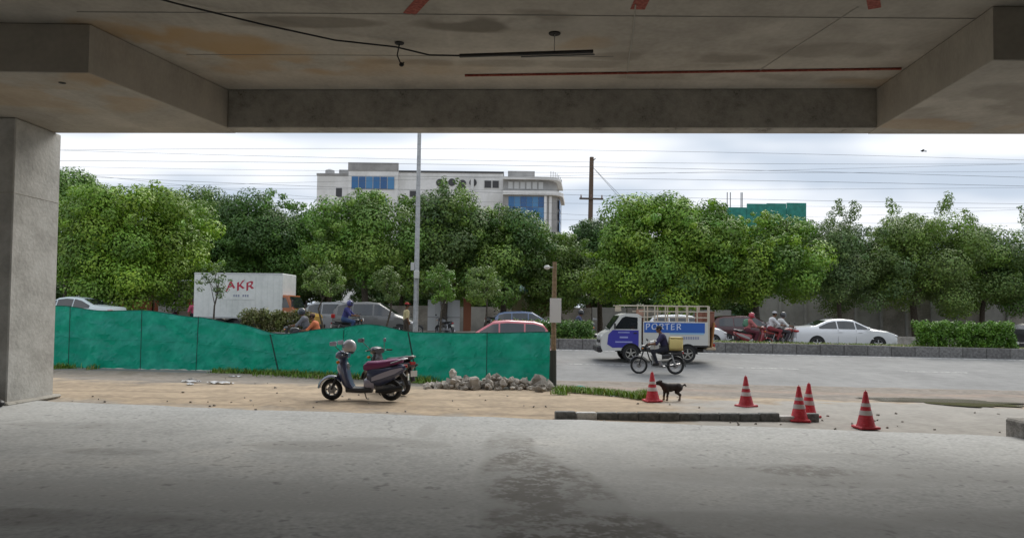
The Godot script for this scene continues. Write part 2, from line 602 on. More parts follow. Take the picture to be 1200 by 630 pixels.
	part("tube_lamp", geo().place(Vector3(0.45, -0.025, 0), Vector3(0, 0, 0.045)).lathe(Vector3.ZERO, [[0.013, -0.55], [0.013, 0.55]], 10, 0), mat(lin(0.18, 0.18, 0.17), 0.4), bt)
	part("hanging_rod", geo().tube([Vector3(0.40, 0.03, 0), Vector3(0.40, 0.312, 0)], 0.007, 6), M.steel, bt)
	part("ceiling_plate", geo().lathe(Vector3(0.40, 0.296, 0), [[0.085, 0.0], [0.09, 0.01], [0.09, 0.018]], 14), mat(lin(0.02, 0.018, 0.016), 0.8), bt)
	var cab := thing("cable", "slack black cable strung along the ceiling to the batten light", "cable", Vector3.ZERO)
	part("wire", geo().tube([Vector3(-5.6, SLAB - 0.02, -9.3), Vector3(-4.6, SLAB - 0.05, -10.15), Vector3(-3.6, SLAB - 0.10, -10.75), Vector3(-2.7, SLAB - 0.13, -11.25), Vector3(-1.85, SLAB - 0.09, -11.62), Vector3(-1.3, SLAB - 0.27, -11.45), Vector3(-0.82, 5.672, -11.2)], 0.013, 6), M.black_rubber, cab)
	part("ceiling_hook", geo().lathe(Vector3(-1.80, SLAB - 0.026, -11.68), [[0.06, 0.0], [0.075, 0.012], [0.075, 0.023]], 12), M.black_rubber, cab)
	part("hanging_loop", geo().tube([Vector3(-1.80, SLAB - 0.03, -11.68), Vector3(-1.83, SLAB - 0.2, -11.68), Vector3(-1.77, SLAB - 0.34, -11.68), Vector3(-1.72, SLAB - 0.31, -11.68)], 0.011, 5), M.black_rubber, cab)
	part("connector", geo().ball(Vector3(-1.76, SLAB - 0.345, -11.68), Vector3(0.04, 0.035, 0.03), 8, 6), M.black_rubber, cab)
	# what leans and lies against the column
	var pr := thing("timber_prop", "upright timber prop with a cross board leaning on the column", "prop", Vector3(-9.75, 0.08, -13.62))
	part("post", geo().box(Vector3(0, 0.64, -0.02), Vector3(0.1, 1.28, 0.07), 0.006), M.bark, pr)
	part("cross_board", geo().place(Vector3(-0.25, 1.33, -0.02), Vector3(0, 0, 0.06)).box(Vector3.ZERO, Vector3(0.95, 0.09, 0.05), 0.005), M.wood, pr)
	var bag := geo()
	for q in [[0.0, 0.10, 0.0, 0.16, 0.10, 0.13], [0.17, 0.07, 0.03, 0.12, 0.07, 0.1], [-0.14, 0.06, 0.05, 0.1, 0.06, 0.09]]:
		bag.ball(Vector3(q[0], q[1], q[2]), Vector3(q[3], q[4], q[5]), 9, 7)
	var bo := part("rubbish_bag", bag, mat(lin(0.018, 0.018, 0.02), 0.45), self, Vector3(-9.2, 0.08, -13.45))
	tag(bo, "crumpled black rubbish bag on the floor at the foot of the column", "bag")

func floor_texture() -> ImageTexture:
	# 32 m by 16 m of worn screed: tyre-dark patches, damp stains, dust and scuffs
	var w := 1600
	var h := 800
	var a := noise_bytes(w, h, 91, 0.0035, 4)
	var b := noise_bytes(w, h, 92, 0.018, 4)
	var c := noise_bytes(w, h, 93, 0.09, 3)
	var e := noise_bytes(w, h, 94, 0.3, 2)
	var out := PackedByteArray()
	out.resize(w * h * 3)
	# x, d, rx, rd, strength, noise share
	var spots := [[0.45, 7.2, 0.55, 1.8, 0.75, 1.0], [0.75, 6.0, 0.65, 1.1, 0.75, 1.0], [0.15, 8.8, 0.42, 1.4, 0.6, 1.0], [0.0, 10.6, 0.3, 1.0, 0.55, 1.0], [1.5, 6.1, 0.45, 0.4, 0.6, 1.0],
		[-2.5, 10.3, 0.8, 0.35, 0.75, 0.5], [-1.9, 10.9, 0.5, 0.2, 0.6, 0.5], [-1.2, 10.6, 0.3, 0.25, 0.5, 0.5], [-4.6, 6.6, 1.6, 0.25, 0.55, 0.8], [3.6, 9.4, 0.5, 0.3, 0.6, 1.0], [3.2, 9.0, 1.4, 0.45, 0.35, 1.0], [2.2, 6.9, 1.2, 0.35, 0.35, 1.0], [5.5, 7.2, 1.5, 0.4, 0.35, 1.0], [-1.3, 11.9, 0.12, 0.6, 0.5, 0.5], [-6.5, 11.6, 0.9, 0.25, 0.35, 1.0], [-5.0, 9.6, 0.5, 0.2, 0.5, 1.0], [6.6, 9.4, 2.0, 0.5, 0.22, 1.0], [4.9, 10.4, 0.9, 0.2, 0.4, 1.0], [-2.9, 7.6, 2.2, 0.5, 0.2, 1.0]]
	for j in h:
		var d := 16.0 - 16.0 * (j + 0.5) / h
		var near := spots.filter(func(s): return absf(d - s[1]) < s[3] * 1.5)
		for i in w:
			var x := -16.0 + 32.0 * (i + 0.5) / w
			var k := j * w + i
			var na := a[k] / 255.0
			var nb := b[k] / 255.0
			var nc := c[k] / 255.0
			var ne := e[k] / 255.0
			var v := 0.43 + 0.17 * (na - 0.5) + 0.10 * (nb - 0.5) + 0.15 * (nc - 0.5) + 0.19 * (ne - 0.5)
			# scuffed, pitted patches
			var pit := clampf((nc - 0.63) * 6.0, 0, 1) * clampf((nb - 0.46) * 6.0, 0, 1)
			v *= 1.0 - 0.45 * pit
			var dust := clampf((na - 0.55) * 3.0, 0, 1) * clampf((nb - 0.4) * 3.0, 0, 1)
			var col := Vector3(v * 0.99, v, v * 0.985).lerp(Vector3(v * 1.07, v * 1.05, v * 1.0), dust * 0.6)
			for s in near:
				var q: float = pow((x - s[0]) / s[2], 2) + pow((d - s[1]) / s[3], 2)
				if q < 2.2:
					var t: float = clampf((1.5 - q * 0.8) * lerpf(1.2, maxf(0.0, nb * 0.22 + nc * 0.43 + ne * 0.35 - 0.40) * 12.0 * smoothstep(0.22, 0.56, nb * 0.6 + na * 0.4), s[5]), 0.0, 1.0) * s[4]
					col = col.lerp(Vector3(0.095, 0.08, 0.062), t * (0.78 if s[5] > 0.7 else 0.42))
			out[k * 3] = to_byte(col.x); out[k * 3 + 1] = to_byte(col.y); out[k * 3 + 2] = to_byte(col.z)
	# hairline cracks in the screed
	rng.seed = 31
	for c0 in [[-6.5, 13.2, 0.4], [-2.2, 13.0, -1.2], [2.8, 12.6, -0.9], [5.6, 11.9, -2.0]]:
		var px: float = (c0[0] + 16.0) / 32.0 * w
		var py: float = (16.0 - c0[1]) / 16.0 * h
		var an: float = c0[2]
		for k in 90:
			an += rng.randf_range(-0.35, 0.35)
			px += cos(an) * 0.9
			py -= sin(an) * 0.9
			var q := (int(py) * w + int(px)) * 3
			if q < 0 or q + 2 >= out.size() or px < 1: break
			for ch in 3: out[q + ch] = int(out[q + ch] * 0.8)
	return ImageTexture.create_from_image(Image.create_from_data(w, h, false, Image.FORMAT_RGB8, out))

func slab_edge(x: float) -> float:
	if x < -4.0: return lerpf(14.37, 13.78, (x + 8.5) / 4.5)
	if x < 0.8: return lerpf(13.78, 13.5, (x + 4.0) / 4.8)
	return lerpf(13.5, 12.62, (x - 0.8) / 7.55)

func lot_texture() -> ImageTexture:
	# 48 m by 16 m of bare lot between slab and road: sand, wheel-worn drive, brown shoulder
	var w := 1536
	var h := 528
	var a := noise_bytes(w, h, 101, 0.006, 4)
	var b := noise_bytes(w, h, 102, 0.03, 4)
	var c := noise_bytes(w, h, 103, 0.16, 3)
	var out := PackedByteArray()
	out.resize(w * h * 3)
	for j in h:
		var d := 25.5 - 16.5 * (j + 0.5) / h
		for i in w:
			var x := -24.0 + 48.0 * (i + 0.5) / w
			var k := j * w + i
			var na := a[k] / 255.0 - 0.5
			var nb := b[k] / 255.0 - 0.5
			var nc := c[k] / 255.0 - 0.5
			var grain := 1.0 + 0.55 * nb + 0.5 * nc + 0.45 * na
			var col := Vector3(0.37, 0.285, 0.195) * grain
			# wheel tracks pressed along the lot
			var lane := absf(fposmod(d - 0.12 * x + na * 1.1 + nb * 0.3, 1.15) - 0.5)
			var track := clampf((0.13 - lane) * 12.0, 0, 1) * clampf((na + nb * 0.6 + 0.12) * 5.0, 0, 1)
			col *= 1.0 - 0.26 * track
			# grey dust spilt from the slab
			var rim := clampf(1.0 - (d - slab_edge(x) - 0.2 + na * 1.6 + nb) / 0.5, 0, 1)
			col = col.lerp(Vector3(0.33, 0.30, 0.26) * grain, rim * 0.7)
			# pale concrete drive to the right of the kerb
			var drive := clampf((x + na * 3.0 + nb * 1.2 - 2.7 - maxf(0.0, (d - 14.6)) * 0.5) * 0.9, 0, 1) * clampf((17.6 + na * 2.4 + nb * 1.2 - d) * 2.0, 0, 1)
			col = col.lerp(Vector3(0.33, 0.31, 0.28) * (1.0 + 0.3 * nb + 0.3 * nc), drive)
			# brown-grey shoulder along the road
			var edge := 17.6 + (1.2 if x < 2.0 else 0.0) + na * 1.6
			var shoulder := clampf((d - edge - nb * 1.4) * 1.1, 0, 1)
			col = col.lerp(Vector3(0.225, 0.195, 0.165) * grain, shoulder)
			var wet := clampf((nb + na * 1.3 - 0.16) * 7.0, 0, 1) * shoulder
			col = col.lerp(Vector3(0.14, 0.115, 0.085), wet * 0.6)
			var rust := clampf(1.0 - absf(d - 20.6 + na * 2.0) / 0.9, 0, 1) * clampf((x - 1.0) * 0.5, 0, 1)
			col = col.lerp(Vector3(0.30, 0.215, 0.165) * grain, rust * 0.6)
			out[k * 3] = to_byte(col.x); out[k * 3 + 1] = to_byte(col.y); out[k * 3 + 2] = to_byte(col.z)
	return ImageTexture.create_from_image(Image.create_from_data(w, h, false, Image.FORMAT_RGB8, out))

# a sheet that follows the terrain between two distances
func sheet(x0: float, x1: float, ds: Array, lift: float, nx: int, wave := 0.0) -> Geo:
	var g := geo()
	var f := FastNoiseLite.new()
	f.seed = 3
	f.frequency = 0.6
	var pt := func(i: int, d: float) -> Vector3:
		var x := lerpf(x0, x1, float(i) / nx)
		return Vector3(x, gy(x, d) + lift + (f.get_noise_2d(x, d) * wave if wave > 0.0 else 0.0), -d)
	for j in ds.size() - 1:
		for i in nx:
			g.quad(pt.call(i, ds[j]), pt.call(i + 1, ds[j]), pt.call(i + 1, ds[j + 1]), pt.call(i, ds[j + 1]), 1)
	return g

func make_ground() -> void:
	structure("ground", sheet(-420, 420, [-60.0, 0.0, 17.9, 23.0, 32.0, 33.7, 60.0, 150.0, 600.0], -0.075, 14), M.earth)
	# worn concrete floor of the building, 6 cm above the lot
	var fm := StandardMaterial3D.new()
	fm.albedo_texture = floor_texture()
	fm.roughness = 0.82
	fm.uv1_triplanar = true
	fm.uv1_world_triplanar = true
	fm.uv1_scale = Vector3(1.0 / 32.0, 1.0 / 16.0, 1.0 / 16.0)
	fm.uv1_offset = Vector3(0.5, 0.0, 1.0)
	var fg := geo()
	var xs := []
	var x := -26.0
	while x <= 30.01:
		xs.append(x)
		x += 0.35
	var jr := FastNoiseLite.new()
	jr.seed = 8
	jr.frequency = 0.9
	for i in xs.size() - 1:
		var q := []
		for e in 2:
			var xx: float = xs[i + e]
			var d := slab_edge(clampf(xx, -12.0, 14.0)) + 0.14 * jr.get_noise_1d(xx * 1.3) + 0.05 * jr.get_noise_1d(xx * 7.0)
			var y := -0.01 * xx
			q.append([Vector3(xx, y, 9.0), Vector3(xx, y, -d + 0.06), Vector3(xx, y - 0.05, -d), Vector3(xx, y - 0.16, -d - 0.02)])
		for r in 3:
			fg.quad(q[0][r], q[1][r], q[1][r + 1], q[0][r + 1], 1)
	structure("floor", fg, fm)
	# the bare lot
	var lm := StandardMaterial3D.new()
	lm.albedo_texture = lot_texture()
	lm.roughness = 0.95
	lm.uv1_triplanar = true
	lm.uv1_world_triplanar = true
	lm.uv1_scale = Vector3(1.0 / 48.0, 1.0 / 16.5, 1.0 / 16.5)
	lm.uv1_offset = Vector3(0.5, 0.0, 25.5 / 16.5)
	var lot := geo()
	var bump := FastNoiseLite.new()
	bump.seed = 3
	bump.frequency = 0.6
	var lp := func(i: int, j: int) -> Vector3:
		var px := -24.0 + 48.0 * i / 200.0
		var last := 22.95 + 0.45 * bump.get_noise_2d(px * 0.9, 50.0) + 0.2 * bump.get_noise_2d(px * 4.0, 90.0)
		var pd := lerpf(9.4, last, j / 66.0)
		var over := smoothstep(21.6, 22.4, pd)
		var py := gy(px, pd) + lerpf(-0.045, 0.012, over) + bump.get_noise_2d(px, pd) * 0.022 * (1.0 - over)
		if j == 66: py -= 0.03
		return Vector3(px, py, -pd)
	for j in 66:
		for i in 200:
			lot.quad(lp.call(i, j), lp.call(i + 1, j), lp.call(i + 1, j + 1), lp.call(i, j + 1), 1)
	structure("dirt_lot", lot, lm)

	# carriageways
	structure("road", sheet(-120, 120, [22.4, 23.2, 27.0, 32.0], 0.0, 8), M.asphalt)
	structure("road", sheet(-120, 120, [33.65, 40.0, 43.5], 0.0, 8), M.asphalt)
	var white := textured(ramp_tex(256, 111, [[0.05, 1.0, 4]], [[0.3, lin_c(0.22, 0.22, 0.215)], [0.5, lin_c(0.38, 0.38, 0.37)], [0.8, lin_c(0.58, 0.58, 0.56)]]), 2.3, 0.8)
	structure("edge_line", sheet(-60, 60, [31.35, 31.62], 0.006, 4), white)
	for k in 12:
		var x0 := -28.0 + k * 6.0
		structure("lane_mark", sheet(x0, x0 + 2.2, [26.9, 27.05], 0.006, 1), white)
	structure("edge_line", sheet(-60, 60, [34.3, 34.45], 0.006, 4), white)
	# sidewalk on the far side
	structure("pavement", geo().place(Vector3(0, 0.45, -45.2)).box(Vector3(0, 0, 0), Vector3(160, 0.5, 3.4)), textured(ramp_tex(256, 113, [[0.03, 1.0, 4], [0.15, 0.5, 2]], [[0.3, lin_c(0.25, 0.23, 0.2)], [0.7, lin_c(0.38, 0.35, 0.31)]]), 2.9, 0.9))

	# median: kerb stones on either side, earth between
	var mg := geo()
	for i in 24:
		var xa := -60.0 + i * 5.0
		var pts := []
		for xx in [xa, xa + 5.0]:
			pts.append([Vector3(xx, gy(xx, 32.1) + 0.36, -32.12), Vector3(xx, gy(xx, 32.1) + 0.44, -32.8), Vector3(xx, gy(xx, 32.1) + 0.36, -33.5)])
		for r in 2:
			mg.quad(pts[0][r], pts[1][r], pts[1][r + 1], pts[0][r + 1], 1)
	var mn := structure("median", mg, M.earth)
	rng.seed = 4
	var variants := []
	for t in 4:
		var v := rng.randf_range(0.85, 1.1)
		variants.append(textured(ramp_tex(256, 120 + t, [[0.02, 1.0, 4], [0.1, 0.7, 3]], [[0.25, lin_c(0.12 * v, 0.118 * v, 0.112 * v)], [0.5, lin_c(0.185 * v, 0.18 * v, 0.175 * v)], [0.8, lin_c(0.29 * v, 0.285 * v, 0.275 * v)]]), 0.9, 0.95, M.grain, 1.2))
	var stone := geo().box(Vector3.ZERO, Vector3(0.985, 0.52, 0.17), 0.022).mesh()
	for i in 66:
		var xx := -26.5 + i * 1.0
		for back in 2:
			if back == 1 and (i % 2 == 1 or i > 52): continue
			var dd := 32.06 if back == 0 else 33.56
			var o := part("kerb_stone", stone, variants[rng.randi() % 4], mn, Vector3(xx, gy(xx, 32.1) + 0.165 + rng.randf_range(-0.014, 0.014), -dd + rng.randf_range(-0.012, 0.012)))
			if back == 1: o.scale.x = 2.0
			o.rotation = Vector3(rng.randf_range(-0.02, 0.02), rng.randf_range(-0.012, 0.012), -0.01 + rng.randf_range(-0.006, 0.006))

	# kerb of painted blocks at the edge of the slab
	var kb := thing("kerb", "low kerb of dark blocks with two painted white along the concrete floor", "kerb", on(0.8, 13.76, -0.085), atan2(0.49, 4.94))
	var dark := textured(ramp_tex(256, 131, [[0.03, 1.0, 4], [0.14, 0.6, 3]], [[0.25, lin_c(0.13, 0.135, 0.132)], [0.5, lin_c(0.20, 0.205, 0.20)], [0.8, lin_c(0.30, 0.30, 0.29)]]), 0.8, 0.9, M.grain, 0.8)
	var pale := textured(ramp_tex(256, 133, [[0.03, 1.0, 4], [0.14, 0.6, 3]], [[0.25, lin_c(0.5, 0.49, 0.47)], [0.45, lin_c(0.70, 0.69, 0.67)], [0.8, lin_c(0.80, 0.79, 0.77)]]), 0.8, 0.9)
	var shape := geo().box(Vector3(0.19, 0.075, 0), Vector3(0.372, 0.2, 0.16), 0.016).mesh()
	rng.seed = 12
	for i in 13:
		var is_white := i == 1 or i == 11
		var o := part("kerb_block", shape, pale if is_white else dark, kb, Vector3(i * 0.382, -0.003 * i + rng.randf_range(-0.008, 0.008) - (0.05 if i == 11 else 0.0), rng.randf_range(-0.012, 0.012)))
		o.rotation.y = rng.randf_range(-0.02, 0.02)
		if is_white: o.set_meta("label", "white painted kerb block")
	var blk := geo().box(Vector3(0.75, 0.14, 0), Vector3(1.5, 0.36, 0.5), 0.03)
	tag(part("concrete_block", blk, M.stone, self, on(8.3, 12.55, -0.04)), "long grey concrete block lying at the edge of the drive", "block")

	# puddle left on the shoulder
	var pud := PackedVector2Array()
	var pn := FastNoiseLite.new()
	pn.seed = 21
	pn.frequency = 0.9
	for k in 64:
		var an := TAU * k / 64.0
		var r := 1.0 + 0.55 * pn.get_noise_2d(cos(an) * 2.0, sin(an) * 2.0)
		pud.append(Vector2(10.35 + cos(an) * 1.6 * r, 18.3 + sin(an) * 0.85 * r - cos(an) * 0.25))
	var pg := geo()
	var tris := Geometry2D.triangulate_polygon(pud)
	for i in range(0, tris.size(), 3):
		var q := []
		for e in 3:
			var v := pud[tris[i + e]]
			q.append(Vector3(v.x, gy(v.x, v.y) - 0.026, -v.y))
		pg.tri(q[0], q[1], q[2])
	var pm := mat(lin(0.12, 0.095, 0.05), 0.14)
	structure("puddle", pg, pm)

# ---------------------------------------------------------------- plants
func leaf_mat(rough := 0.55) -> StandardMaterial3D:
	var m := mat(Color.WHITE, rough)
	m.vertex_color_use_as_albedo = true
	m.backlight_enabled = true
	m.backlight = Color(0.5, 0.55, 0.25)
	m.cull_mode = BaseMaterial3D.CULL_DISABLED
	return m

func some_dir() -> Vector3:
	var z := rng.randf_range(-1, 1)
	var a := rng.randf() * TAU
	var r := sqrt(1.0 - z * z)
	return Vector3(r * cos(a), z, r * sin(a))

# clumps: [centre, radius, tint]; leaves are small folded faces spread through each clump
func leaf_mesh(clumps: Array, per_m2: float, leaf: float, spread := 0.8, flat := 0.75) -> ArrayMesh:
	var total := 0
	var ns := []
	for c in clumps:
		var k := maxi(12, int(per_m2 * 12.6 * c[1] * c[1]))
		ns.append(k)
		total += k
	var v := PackedVector3Array(); v.resize(total * 4)
	var n := PackedVector3Array(); n.resize(total * 4)
	var col := PackedColorArray(); col.resize(total * 4)
	var ix := PackedInt32Array(); ix.resize(total * 6)
	var at := 0
	for ci in clumps.size():
		var c = clumps[ci]
		var cen: Vector3 = c[0]
		var rad: float = c[1]
		var tint: Color = c[2]
		for k in ns[ci]:
			var dir := some_dir()
			var r := rad * (0.45 + 0.62 * sqrt(rng.randf()))
			var pos := cen + Vector3(dir.x * r, dir.y * r * flat, dir.z * r)
			var nn := (dir + some_dir() * spread + Vector3(0, 0.35, 0)).normalized()
			var t := nn.cross(some_dir()).normalized()
			var b := nn.cross(t)
			var s := leaf * rng.randf_range(0.6, 1.25)
			var j := at * 4
			v[j] = pos - t * s * 0.5
			v[j + 1] = pos + b * s * 0.3 - nn * s * 0.06
			v[j + 2] = pos + t * s * 0.5 - nn * s * 0.14
			v[j + 3] = pos - b * s * 0.3 - nn * s * 0.06
			n[j] = nn; n[j + 1] = nn; n[j + 2] = nn; n[j + 3] = nn
			var w := rng.randf_range(0.72, 1.3)
			var cc := Color(tint.r * w * rng.randf_range(0.88, 1.14), tint.g * w, tint.b * w)
			col[j] = cc; col[j + 1] = cc; col[j + 2] = cc; col[j + 3] = cc
			var i := at * 6
			ix[i] = j; ix[i + 1] = j + 1; ix[i + 2] = j + 2
			ix[i + 3] = j; ix[i + 4] = j + 2; ix[i + 5] = j + 3
			at += 1
	var arr := []
	arr.resize(Mesh.ARRAY_MAX)
	arr[Mesh.ARRAY_VERTEX] = v
	arr[Mesh.ARRAY_NORMAL] = n
	arr[Mesh.ARRAY_COLOR] = col
	arr[Mesh.ARRAY_INDEX] = ix
	var am := ArrayMesh.new()
	am.add_surface_from_arrays(Mesh.PRIMITIVE_TRIANGLES, arr)
	return am

# o: x, d, cy crown centre height, rx, ry, trunk radius, n clumps, tint a, tint b, leaf, seed, spiky
func tree(called: String, label: String, o: Dictionary, group := "") -> Node3D:
	rng.seed = o.seed
	var t := thing(called, label, "tree", on(o.x, o.d, -0.05), 0.0, group)
	var cen := Vector3(0, o.cy, 0)
	var big := 1.14 if o.rx > 1.5 else 1.0
	var env := Vector3(o.rx * big, o.ry * 1.04, o.get("rz", o.rx))
	var clumps := []
	var spots := []
	var n: int = o.n
	for k in n:
		var dir := some_dir()
		if dir.y < -0.8: dir.y = -dir.y * 0.6
		dir = dir.normalized()
		var f := 0.28 + 0.56 * pow(rng.randf(), 0.5)
		var lump := 1.0 + 0.16 * sin(dir.x * 3.1 + o.seed) + 0.12 * sin(dir.z * 4.3 + dir.y * 5.0 + o.seed * 2.0)
		var c := cen + dir * env * f * lump
		var r: float = minf(env.x, env.y) * rng.randf_range(0.2, 0.38) * (1.15 - 0.35 * f)
		var tint: Color = o.a.lerp(o.b, rng.randf()) * rng.randf_range(0.7, 1.25)
		clumps.append([c, r, tint])
		spots.append(c)
	# loose sprigs that break the outline
	for k in int(n * 0.9):
		var dir := some_dir()
		if dir.y < -0.3: dir.y = -dir.y
		var q := cen + dir.normalized() * env * rng.randf_range(0.78, 0.98)
		clumps.append([q, rng.randf_range(0.05, 0.12) * minf(env.x, env.y), o.a.lerp(o.b, rng.randf()) * rng.randf_range(0.85, 1.3)])
	for k in o.get("spikes", 0):
		var a := rng.randf() * TAU
		var q := cen + Vector3(cos(a) * env.x * rng.randf_range(0.1, 0.75), env.y * rng.randf_range(0.82, 1.12), sin(a) * env.z * 0.5)
		for j in 3:
			clumps.append([q + Vector3(rng.randf_range(-0.2, 0.2), j * 0.36, rng.randf_range(-0.2, 0.2)), 0.5 - 0.12 * j, o.a.lerp(o.b, rng.randf())])
	part("crown", leaf_mesh(clumps, o.get("dense", 17.0) * 2.9, o.get("leaf", 0.21) * 0.85, 0.5, 0.8), M.leaf, t)
	var trunk := geo()
	var r0: float = o.r
	var top := Vector3(rng.randf_range(-0.3, 0.3), o.cy + o.ry * 0.25, rng.randf_range(-0.3, 0.3))
	var mid := Vector3(rng.randf_range(-0.22, 0.22), top.y * 0.45, rng.randf_range(-0.2, 0.2))
	trunk.tube([Vector3.ZERO, Vector3(0.02, 0.25, 0), mid, mid.lerp(top, 0.5) + Vector3(0.1, 0, 0.05), top], [r0 * 1.35, r0, r0 * 0.78, r0 * 0.55, r0 * 0.2], 9)
	part("trunk", trunk, M.bark, t)
	for k in mini(int(o.get("limbs", 7)), spots.size()):
		var q: Vector3 = spots[k]
		var s := mid.lerp(top, rng.randf_range(0.0, 0.7))
		var g := geo().tube([s, s.lerp(q, 0.5) + Vector3(0, 0.25, 0), q], [r0 * 0.42, r0 * 0.26, r0 * 0.08], 6)
		part("limb", g, M.bark, t)
	return t

func hedge(label: String, x0: float, x1: float, d: float, y0: float, y1: float, depth: float, a: Color, b: Color, sd: int) -> Node3D:
	rng.seed = sd
	var t := thing("hedge", label, "hedge", Vector3((x0 + x1) / 2.0, y0, -d), 0.0, "clipped hedges on the median")
	var w := x1 - x0
	var h := y1 - y0
	var clumps := []
	for k in int(w * h * 60.0) + 24:
		var q := Vector3(rng.randf_range(-0.5, 0.5) * (w - 0.3), rng.randf_range(0.05, 1.0) * (h - 0.16), rng.randf_range(-0.5, 0.5) * (depth - 0.3))
		clumps.append([q, rng.randf_range(0.14, 0.23), a.lerp(b, rng.randf())])
	part("foliage", leaf_mesh(clumps, 120.0, 0.10, 0.9, 0.95), M.leaf, t)
	for k in int(w / 0.35):
		part("stem", geo().tube([Vector3(-w / 2 + 0.2 + k * 0.35, -0.1, 0), Vector3(-w / 2 + 0.2 + k * 0.35 + rng.randf_range(-0.1, 0.1), h * 0.6, rng.randf_range(-0.15, 0.15))], [0.022, 0.01], 5), M.bark, t)
	return t

# blades: [x, d, height] gathered by the callers
func grass(label: String, spots: Array, lift: float, a: Color, b: Color) -> void:
	var v := PackedVector3Array()
	var n := PackedVector3Array()
	var col := PackedColorArray()
	var ix := PackedInt32Array()
	for s in spots:
		var root := Vector3(s[0], gy(s[0], s[1]) + lift + (s[3] if s.size() > 3 else 0.0), -s[1])
		var an := rng.randf() * TAU
		var side := Vector3(cos(an), 0, sin(an)) * rng.randf_range(0.006, 0.016)
		var lean: Vector3 = Vector3(rng.randf_range(-1, 1), 0, rng.randf_range(-1, 1)) * s[2] * 0.5
		var h: Vector3 = Vector3(0, s[2], 0)
		var nn := Vector3.UP.cross(side).normalized() * 0.6 + Vector3(0, 0.8, 0)
		var j := v.size()
		v.append(root - side); v.append(root + side)
		v.append(root - side * 0.8 + h * 0.55 + lean * 0.3); v.append(root + side * 0.8 + h * 0.55 + lean * 0.3)
		v.append(root + h * 0.95 + lean)
		var c := a.lerp(b, rng.randf()) if rng.randf() < 0.86 else Color(0.30, 0.25, 0.11)
		for k in 5:
			n.append(nn.normalized())
			col.append(c)
		for k in [0, 1, 2, 1, 3, 2, 2, 3, 4]: ix.append(j + k)
	var arr := []
	arr.resize(Mesh.ARRAY_MAX)
	arr[Mesh.ARRAY_VERTEX] = v
	arr[Mesh.ARRAY_NORMAL] = n
	arr[Mesh.ARRAY_COLOR] = col
	arr[Mesh.ARRAY_INDEX] = ix
	var am := ArrayMesh.new()
	am.add_surface_from_arrays(Mesh.PRIMITIVE_TRIANGLES, arr)
	var o := part(numbered("grass"), am, M.leaf, self)
	tag(o, label, "grass")
	o.set_meta("kind", "stuff")

